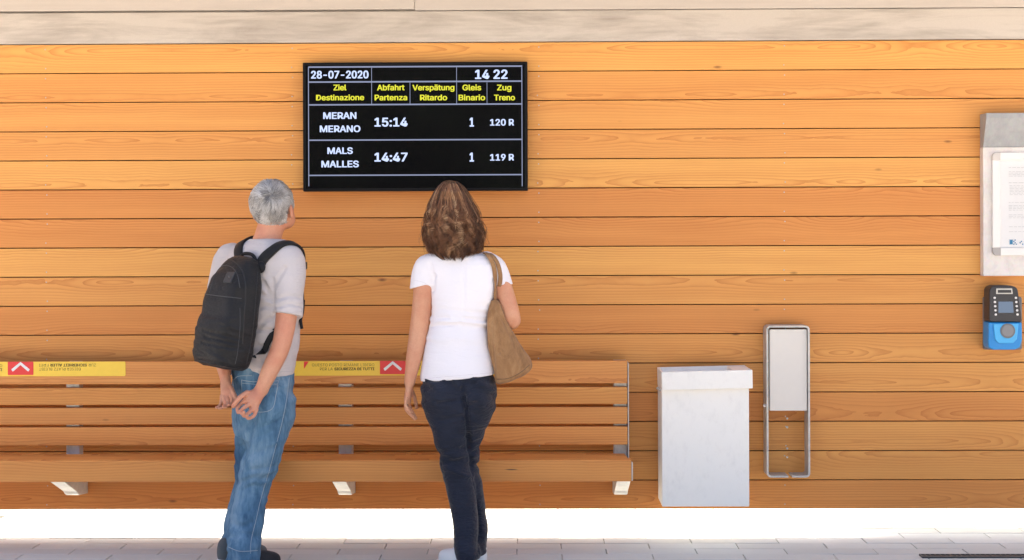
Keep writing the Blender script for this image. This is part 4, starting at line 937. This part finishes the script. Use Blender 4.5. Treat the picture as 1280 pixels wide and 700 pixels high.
# ================================================================ THE WOMAN
wo = empty('person', wlist([*at(585, 700, -.62)[:2], 0])); tag(wo, 'woman with wavy brown hair in white t-shirt and navy trousers looking up', 'person')
WY = -.62; WA = 4
whc = at(566, 258, -.60); WM = frame(-4, 18, 2)
def wtorso(g=0.0, lo=999):
    S = [(316, 568, .085, .060), (321, 571, .130, .070), (329, 574, .160, .080), (340, 578, .163, .090), (355, 581, .152, .098), (372, 579.5, .139, .100), (388, 577, .130, .097), (405, 575, .128, .096), (420, 573.5, .137, .100), (436, 573.3, .147, .106), (455, 573, .157, .114), (470, 573, .163, .120), (484, 573, .164, .122)]
    return loft([st(py, px, WY, rx - g, ry - g, WA) for py, px, rx, ry in S if py <= lo], 2.25)
wLS, wLE, wLW = at(531, 338, -.61), at(523, 416, -.63), at(512, 478, -.655)
wRS, wRE = at(619, 338, -.62), at(640, 400, -.64); wRW = at(628, 392, -.42)
B = Field((whc[0] - .26, -.96, .02), (whc[0] + .32, -.28, 1.68), .0040)
add_head(B, whc, WM, 0, .95)
wn = at(568, 318, -.61); B.add(limb([wn + np.array([0, 0, -.05]), wn, whc + WM @ np.array([0, -.012, -.05])], [.062, .05, .048]), .02)
B.add(wtorso(.018, 470), .02)
B.add(limb([wLS, at(528.5, 372, -.625), wLE, at(517.5, 446, -.645), wLW], [.048, .0425, .0395, .0335, .0235]), .02)
B.add(limb([wRS, at(630, 365, -.63), wRE, wRE * .4 + wRW * .6, wRW], [.048, .042, .038, .033, .024]), .02)
# left hand hangs with the fingers curling inwards, thumb in front
B.add(cap(wLW, at(509.5, 499, -.66), .022, .027, (np.array([1, 0, 0.0]), .60)), .012)
fingers(B, [[(508.5, 498, -.695, .0068), (507, 506, -.702), (510, 512, -.705), (514, 515.5, -.70)],
            [(508.3, 500, -.675, .0076), (507, 509.5, -.682), (511, 516.5, -.683), (516, 520.5, -.68)],
            [(509, 500, -.655, .0080), (509, 510, -.66), (513.5, 518.5, -.66), (518.5, 524, -.656)],
            [(510.5, 499, -.635, .0078), (512, 508.5, -.636), (516.5, 516.5, -.634), (520.3, 523, -.63)],
            [(513, 486, -.63, .0098), (517, 494, -.61), (519.5, 502, -.605), (520.8, 509.5, -.61)]], .0078)
# right hand grips the front strap of the bag
B.add(cap(wRW, at(622, 386, -.38), .022, .026, (np.array([0, .3, .9]), .65)), .012)
for k in range(4):
    c0 = at(620, 384, -.365) + np.array([-.004, 0, .022 - .016 * k]); B.add(limb([c0, c0 + [-.028, .006, -.002], c0 + [-.036, -.018, -.004], c0 + [-.020, -.028, -.004]], [.0085, .008, .0075, .007], 10), .004)
B.add(limb([at(622, 384, -.40), at(619, 378, -.41), at(613, 377, -.415)], [.010, .009, .008], 7), .005)
for lg in ([(550, 490, -.64), (570, 590, -.65), (583, 680, -.72), (584, 700, -.73)], [(598, 490, -.60), (585, 590, -.58), (592, 680, -.61), (592, 696, -.62)]):
    B.add(limb([at(*q) for q in lg], [.040, .026, .022, .024]), .02)
link('body', B.mesh('body'), M_SKW, wo); BW = B
rg = at(506.3, 511, -.70); b = bmesh.new(); bmesh.ops.create_circle(b, segments=4, radius=.001); b.free()
th = np.linspace(0, 2 * math.pi, 17); ax = at(507, 509.5, -.682) - at(508.3, 500, -.675); ax /= np.linalg.norm(ax); u1 = np.cross(ax, [0, 1, 0]); u1 /= np.linalg.norm(u1); u2 = np.cross(ax, u1); cc = at(507.4, 506, -.679)
rgo = tube_obj('ring', np.array([cc + .0088 * (u1 * math.cos(a) + u2 * math.sin(a)) for a in th]), .0018, m_plain('silver', (.8, .78, .74), .25, .5, .9), None, 6); tag(rgo, 'silver ring on the left hand of the woman', 'ring')
# ---- white t-shirt
S = Field((whc[0] - .24, -.92, at(570, 492, -.7)[2]), (whc[0] + .30, -.34, 1.36), .0038)
S.add(wtorso(), 0)
ld = np.array([-.10, 0, -.995]); lend = at(527, 357, -.62)
S.add(limb([at(543, 329, -.61), wLS + [0, 0, .004], lend + ld * .03], [.045, .0505, .0500], None, (lend, np.array([.28, 0, -.96]))), .03)
rend = at(627, 355, -.62)
S.add(limb([at(608, 327, -.61), wRS + [0, 0, .004], at(625, 353, -.62) + [.01, 0, -.03]], [.045, .0505, .0490], None, (rend, np.array([.0, 0, -1.0]))), .03)
S.cut(limb([at(529, 345, -.62), at(528, 380, -.62)], [.02, .0440]), .003); S.cut(limb([at(623.5, 343, -.625), at(631, 378, -.635)], [.02, .0440]), .003)
S.cut(ell(wn + np.array([0, .012, .035]), (.082, .085, .045), frame(0, -18)), .005)
pass
def wf(X, Y, Z):
    wz = at(575, 405, -.7)[2]; wa = np.exp(-((Z - wz) / .075) ** 2); lowm = np.clip((wz - Z) / .1, 0, 1)
    n = .0065 * wa * vnoise(X, Y, Z + X * .10, 5, 5, 60, 21) + .0035 * lowm * vnoise(X, Y, Z + X * .1, 5, 5, 38, 22) + .0022 * vnoise(X, Y, Z, 9, 9, 11, 23)
    return n - .004 * np.exp(-((X - at(580, 380, -.7)[0]) / .010) ** 2) * np.clip((Z - wz) / .1, 0, 1) * (Y < -.65)
S.disp(wf)
for pts, dpt, w in ((((541, 350), (537, 330)), .004, .008), (((541, 362), (543, 345)), .005, .007), (((619, 350), (622, 365)), .005, .007), (((538, 408), (575, 405)), .005, .005), (((575, 405), (610, 409)), .0035, .005), (((537, 400), (560, 397)), .003, .005), (((580, 398), (612, 401)), .003, .005)): crease(S, pts, dpt, w)
h0, h1 = at(524, 478.5, -.70), at(621, 469, -.70); hn = np.array([-(h1[2] - h0[2]), 0, (h1[0] - h0[0])]); hn = -hn / np.linalg.norm(hn); S.clip(h0, hn, .006)
ws = link('t_shirt', S.mesh('t_shirt'), M_WTEE, wo); S_W = S
M_WS = m_cloth('white stitch', (0.70, 0.66, 0.70), 0.03)
seam('hem_seam', S, [(525.5, 474), (550, 471.5), (585, 468.5), (619.5, 465.5)], .0009, M_WS, ws, 50, -.0003); seam('sleeve_seam', S, [(518, 350.5), (528, 352.5), (538, 358)], .0009, M_WS, ws, 20, -.0003)
# ---- navy trousers
J = Field((whc[0] - .24, -.95, .0), (whc[0] + .28, -.30, at(570, 458, -.7)[2]), H)
J.add(loft([st(456, 573, WY, .150, .108, WA), st(470, 573.3, WY, .158, .116, WA), st(485, 573.3, WY, .160, .124, WA), st(500, 573.3, WY, .156, .128, WA), st(515, 573.5, WY, .146, .122, WA), st(530, 573.5, WY, .122, .105, WA), st(541, 573.5, WY, .09, .08, WA)], 2.3), 0)
for bx_, by_ in ((553, 494), (596, 493)): J.add(ell(at(bx_, by_, -.675), (.062, .080, .085)), .02)
def wleg(rows): return [st(r[0], (r[1] + r[2]) / 2, r[3], (r[2] - r[1]) / 2 / 290, (r[2] - r[1]) / 2 / 290 * r[4], WA) for r in rows]
J.add(loft(wleg([(490, 536, 572, -.63, 1.2), (505, 530, 574, -.63, 1.2), (520, 534.5, 577, -.635, 1.2), (540, 541, 583, -.64, 1.2), (560, 546.5, 586, -.645, 1.15), (584, 551.5, 589.5, -.65, 1.1), (602, 556, 593, -.655, 1.1), (640, 564, 597.5, -.675, 1.15), (657, 566.5, 598, -.70, 1.2), (680, 568, 598.5, -.72, 1.4), (697.5, 569.5, 599, -.73, 1.6)]), 2.2), .02)
J.add(loft(wleg([(490, 576, 610, -.62, 1.2), (505, 573, 617.5, -.62, 1.2), (520, 573, 614, -.615, 1.2), (540, 572, 606.5, -.605, 1.2), (560, 568, 601, -.60, 1.15), (584, 565, 598.3, -.59, 1.1), (602, 570, 603, -.585, 1.1), (640, 576, 607, -.575, 1.15), (657, 578, 610.5, -.59, 1.2), (680, 578, 608.5, -.61, 1.4), (692, 578, 607, -.62, 1.5)]), 2.2), .012)
def wj(X, Y, Z):
    kn = np.exp(-((Z - .46) / .09) ** 2); an = np.clip((.16 - Z) / .1, 0, 1); up = np.clip((Z - .55) / .2, 0, 1)
    return (.012 * kn + .011 * an) * vnoise(X, Y, Z + X * .35, 6, 6, 48, 31) + .0030 * vnoise(X + Z * .6, Y, Z, 10, 10, 14, 32) + .010 * up * vnoise(X * 1.0 + Z * .35, Y, Z + X * .55, 8, 8, 34, 33)
J.disp(wj)
for pts, dpt, w in ((((579, 480), (579.5, 495), (582, 510), (585, 530), (587, 560), (589.5, 584), (594, 610), (598, 650), (599, 690)), .012, .006),): crease(J, pts, dpt, w)
for pts, dpt, w in ((((578, 486), (583, 512)), .010, .007), (((583, 512), (586, 560)), .010, .007), (((560, 474), (576, 494)), .005, .006), (((596, 476), (580, 498)), .005, .006), (((548, 505), (579, 499)), .004, .006), (((584, 520), (550, 525)), .005, .006), (((598, 504), (584, 508)), .004, .006), (((549, 566), (580, 560)), .005, .006), (((551, 580), (583, 574)), .005, .006), (((590, 555), (604, 549)), .006, .005), (((590, 566), (602, 561)), .006, .005), (((590, 577), (600, 573)), .006, .005)): crease(J, pts, dpt, w)
M_NAVY = m_cloth('navy cotton', (0.017, 0.0215, 0.039), 0.2, 800, 0.7, sheen=0.12, wr=.5)
wt = link('trousers', J.mesh('trousers'), M_NAVY, wo)
seam('back_seam', J, [(580, 474), (579.5, 485), (581.5, 505), (585, 530)], .0012, m_plain('navy thread', (.012, .016, .028), .8), wt, 40, 0)
M_WSH = m_cloth('white shoe leather', (0.82, 0.83, 0.82), 0.02, 300, 0.5)
q0 = at(588, 700, -.775); q1 = at(551, 700, -.62); shoe('shoe', q0[:2], q1[:2], .084, .004, M_WSH, M_SOLE, wo, 0, .085)
q0 = at(598, 697, -.675); q1 = at(594, 697, -.40); shoe('shoe', q0[:2], q1[:2], .086, .004, M_WSH, M_SOLE, wo, 0, .09)
# ---- wavy brown hair
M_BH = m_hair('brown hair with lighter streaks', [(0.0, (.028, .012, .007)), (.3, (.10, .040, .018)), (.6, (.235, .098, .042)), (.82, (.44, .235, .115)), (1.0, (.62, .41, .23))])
def woman_hair():
    r = np.random.default_rng(9); G = 430; n = 19000; m = 48
    zc = lambda py: at(568, py, -.62)[2]
    # silhouette of the hair: height -> left edge, right edge (as seen), depth behind and before the head
    prof = np.array([(225.5, 563, 563), (228, 554, 573), (233, 549, 579), (240, 544, 584), (252, 538, 590.5), (262, 535, 595.5), (275, 533, 599.5), (290, 531.5, 602.5), (300, 531.5, 603.5), (312, 535, 600), (320, 542, 595), (326, 553, 585)])
    zs = np.array([zc(p) for p in prof[:, 0]])[::-1]; xl = np.array([at(p, 300, -.62)[0] for p in prof[:, 1]])[::-1]; xr = np.array([at(p, 300, -.62)[0] for p in prof[:, 2]])[::-1]
    ztop = zs[-1]
    ga = r.uniform(-.5 * math.pi - .9, 1.5 * math.pi - 2.24, G); gl = r.uniform(0, 1, G)
    # angles: 0 = right side, -90 deg = the back (towards the platform edge); leave the face open
    ga = np.where(r.random(G) < .2, r.uniform(-math.pi * 1.15, math.pi * .15, G), r.uniform(-math.pi * 1.08, math.pi * .08, G))
    gend = np.where(gl > .5, zc(r.uniform(288, 324, G)[0]) if False else np.array([zc(q) for q in r.uniform(284, 323, G)]), np.array([zc(q) for q in r.uniform(306, 322, G)])) ; gph = r.uniform(0, 6.28, G); gfr = r.uniform(2.6, 4.2, G) * r.choice([-1, 1], G); gtone = np.clip(r.normal(.43, .14, G) + .30 * (r.random(G) < .14), .0, 1); gcurl = r.uniform(.007, .015, G)
    gi = r.integers(0, G, n); spread = r.normal(size=n) * .024; a = ga[gi] + spread; lay = np.clip(gl[gi] + r.normal(size=n) * .07, 0, 1)
    t = np.linspace(0, 1, m)[None]; P = np.empty((n, m, 3))
    zend = gend[gi] + r.normal(size=n) * .008 - (1 - lay) * 0.004; start = ztop - .002 - r.random(n) ** 1.7 * .030
    z = start[:, None] + (zend - start)[:, None] * (t ** 1.25)
    cx = (np.interp(z, zs, xl) + np.interp(z, zs, xr)) / 2; hx = (np.interp(z, zs, xr) - np.interp(z, zs, xl)) / 2
    dep_b = np.interp(z, [zc(326), zc(312), zc(290), zc(262), zc(240), zc(230), ztop], [.118, .126, .128, .130, .114, .076, .0]); cyy = np.interp(z, [zc(326), zc(250), ztop], [-.600, -.600, -.645])
    sc = .80 + .20 * lay[:, None]
    sway = .10 * np.sin(2.2 * t + gph[gi][:, None]) * t; A = a[:, None] + sway
    P[..., 0] = cx + hx * sc * np.cos(A); P[..., 1] = cyy + dep_b * sc * np.sin(A) * np.where(np.sin(A) > 0, .85, 1.0); P[..., 2] = z
    # loose waves below the ears, tighter curls at the ends
    e = np.clip((t - .42) / .35, 0, 1) ** 1.1; ph = gph[gi][:, None] + gfr[gi][:, None] * 6.28 * (t ** 1.5) + (r.normal(size=n) * .22)[:, None]
    amp = e * gcurl[gi][:, None]; tx, ty = -np.sin(A), np.cos(A); rx_, ry_ = np.cos(A), np.sin(A)
    P[..., 0] += amp * (tx * np.sin(ph) * 1.25 + rx_ * np.cos(ph) * .55); P[..., 1] += amp * (ty * np.sin(ph) * 1.25 + ry_ * np.cos(ph) * .75); P[..., 2] += amp * .6 * np.cos(ph + 1.2); fl = np.clip((t - .82) / .18, 0, 1) ** 2 * (.012 * lay[:, None] + .002); P[..., 0] += fl * rx_; P[..., 1] += fl * ry_; P[..., 2] += fl * .5
    big = .0045 * np.sin(3.2 * t * 2 + gph[gi][:, None] * 2) * (1 - e); P[..., 0] += big * tx; P[..., 1] += big * ty
    off = r.normal(size=(n, 1, 3)) * .0014 * (.4 + .6 * np.abs(np.sin(math.pi * t * .9)))[..., None]; P += off
    fz = r.random(n) < .06; wv = r.normal(size=(n, 1, 3)) * .007; P += fz[:, None, None] * wv * (t ** 1.0)[..., None] * 1.6
    rad = np.interp(t, [0, .1, .8, 1], [.5, 1, .9, .25]) * r.uniform(.0007, .00115, (n, 1))
    # lighter lengths on the outside, dark roots; inner layers darkened as shade between locks
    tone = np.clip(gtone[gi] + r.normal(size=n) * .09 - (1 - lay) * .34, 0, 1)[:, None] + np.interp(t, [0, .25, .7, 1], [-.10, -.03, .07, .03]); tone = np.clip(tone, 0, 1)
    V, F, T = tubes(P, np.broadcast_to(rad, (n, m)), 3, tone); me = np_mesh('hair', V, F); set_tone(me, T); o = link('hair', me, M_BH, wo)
    sc_ = Field(whc - np.array([.13, .14, .20]), whc + np.array([.14, .14, .13]), .004)
    sc_.add(ell(whc + WM @ np.array([0, -.012, .0]), (.080, .098, .092), WM), 0); sc_.add(ell(at(568, 284, -.635), (.088, .070, .075)), .02)
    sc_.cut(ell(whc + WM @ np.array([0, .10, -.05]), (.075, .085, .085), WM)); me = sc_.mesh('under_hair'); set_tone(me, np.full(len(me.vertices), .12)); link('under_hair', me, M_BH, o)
woman_hair()
# ================================================================ SHOULDER BAG
bag = empty('shoulder_bag', wlist(at(640, 482, -.66))); tag(bag, 'soft tan brown suede shoulder bag hanging from the woman\'s right shoulder', 'bag')
def m_suede():
    t = NT('tan suede', .85, .2); o = t.obj(); a = t.noise(t.mapping(o, (1, 1, .5)), 14, 6, .7, .8); w = t.noise(o, 260, 3, .6)
    c = t.ramp(a, [(.3, (.20, .100, .045)), (.5, (.34, .180, .078)), (.7, (.46, .265, .125))]); c = t.mix(t.math('MULTIPLY', w, .4), c, (.19, .10, .05)); t.b.inputs['Sheen Weight'].default_value = .1
    return t.out(c, height=w, bump=.4, dist=.001)
M_SUE = m_suede()
G_ = Field(at(600, 490, -.85) - np.array([0, 0, .02]), at(675, 372, -.42) + np.array([.02, 0, 0]), .0036)
def bst(py, xl, xr, ry, Y=-.675, ang=10): return st(py, (xl + xr) / 2, Y, (xr - xl) / 2 / 290, ry, ang)
G_.add(loft([bst(373, 615, 621.5, .012), bst(377, 613, 623.5, .020), bst(386, 610.5, 627, .028), bst(400, 608.5, 634, .036), bst(415, 609, 642, .046), bst(432, 611, 652, .054), bst(448, 613, 661, .058), bst(460, 615.5, 665, .056), bst(472, 618, 661, .050), bst(484, 620, 645, .036)], 2.5), 0)
p0_, p1_ = at(622, 484, -.70), at(662, 466, -.70); d_ = p1_ - p0_; G_.clip((p0_ + p1_) / 2, np.array([d_[2], 0, -d_[0]]) / np.linalg.norm(d_), .03)
G_.disp(lambda X, Y, Z: .0045 * vnoise(X - Z * .35, Y, Z * .3, 26, 12, 10, 41) + .003 * vnoise(X, Y, Z, 20, 20, 20, 42))
for q0, q1, dpt, w in (((622, 386), (640, 420), .007, .006), ((640, 420), (653, 462), .006, .006), ((616, 390), (624, 440), .005, .006), ((612, 400), (618, 460), .004, .006), ((650, 440), (660, 462), .003, .006)): crease(G_, (q0, q1), dpt, w)
link('bag_body', G_.mesh('bag_body'), M_SUE, bag)
seam('base_seam', G_, [(621, 474), (635, 473), (650, 466), (662, 456)], .0014, m_plain('bag stitch', (.12, .07, .04), .8), bag, 30, 0)
for seen_, front in (([(618.3, 379), (618.2, 364), (618.6, 350), (617.8, 337), (614, 326), (608.8, 317.5)], [(605, 315.5, -.60), (602, 319, -.56), (606, 335, -.53), (615, 360, -.51)]), ([(622.5, 381), (623.8, 364), (625.2, 350), (624.2, 338.5), (620.5, 327), (614, 319)], [(609, 317, -.60), (606, 320, -.56), (610, 335, -.53), (618, 360, -.51)])):
    P, N, ok = S_W.hit(spline(np.array(seen_), 26)); P = P[ok]; P[:, 1] = np.array([P[max(0, i - 5):i + 6, 1].min() for i in range(len(P))]); P2, _ = S_W.snap(spline([at(*q) for q in front], 16)); P = np.vstack([P, P2])
    P = spline(P[::3], 60); 
    for _ in range(10): P[1:-1] = (P[:-2] + P[2:]) / 4 + P[1:-1] / 2
    N = S_W.grad(P); 
    for _ in range(6): N[1:-1] = (N[:-2] + N[2:]) / 4 + N[1:-1] / 2
    V, Fc = ribbon(P, N, .0185, .005, .002); link('strap', np_mesh('strap', V, Fc), M_SUE, bag)
tube_obj('strap', spline([at(615, 360, -.50), at(618, 375, -.53), at(618, 386, -.61)], 12), .008, M_SUE, bag, 6)
print('script', round(time.time() - T0, 1))
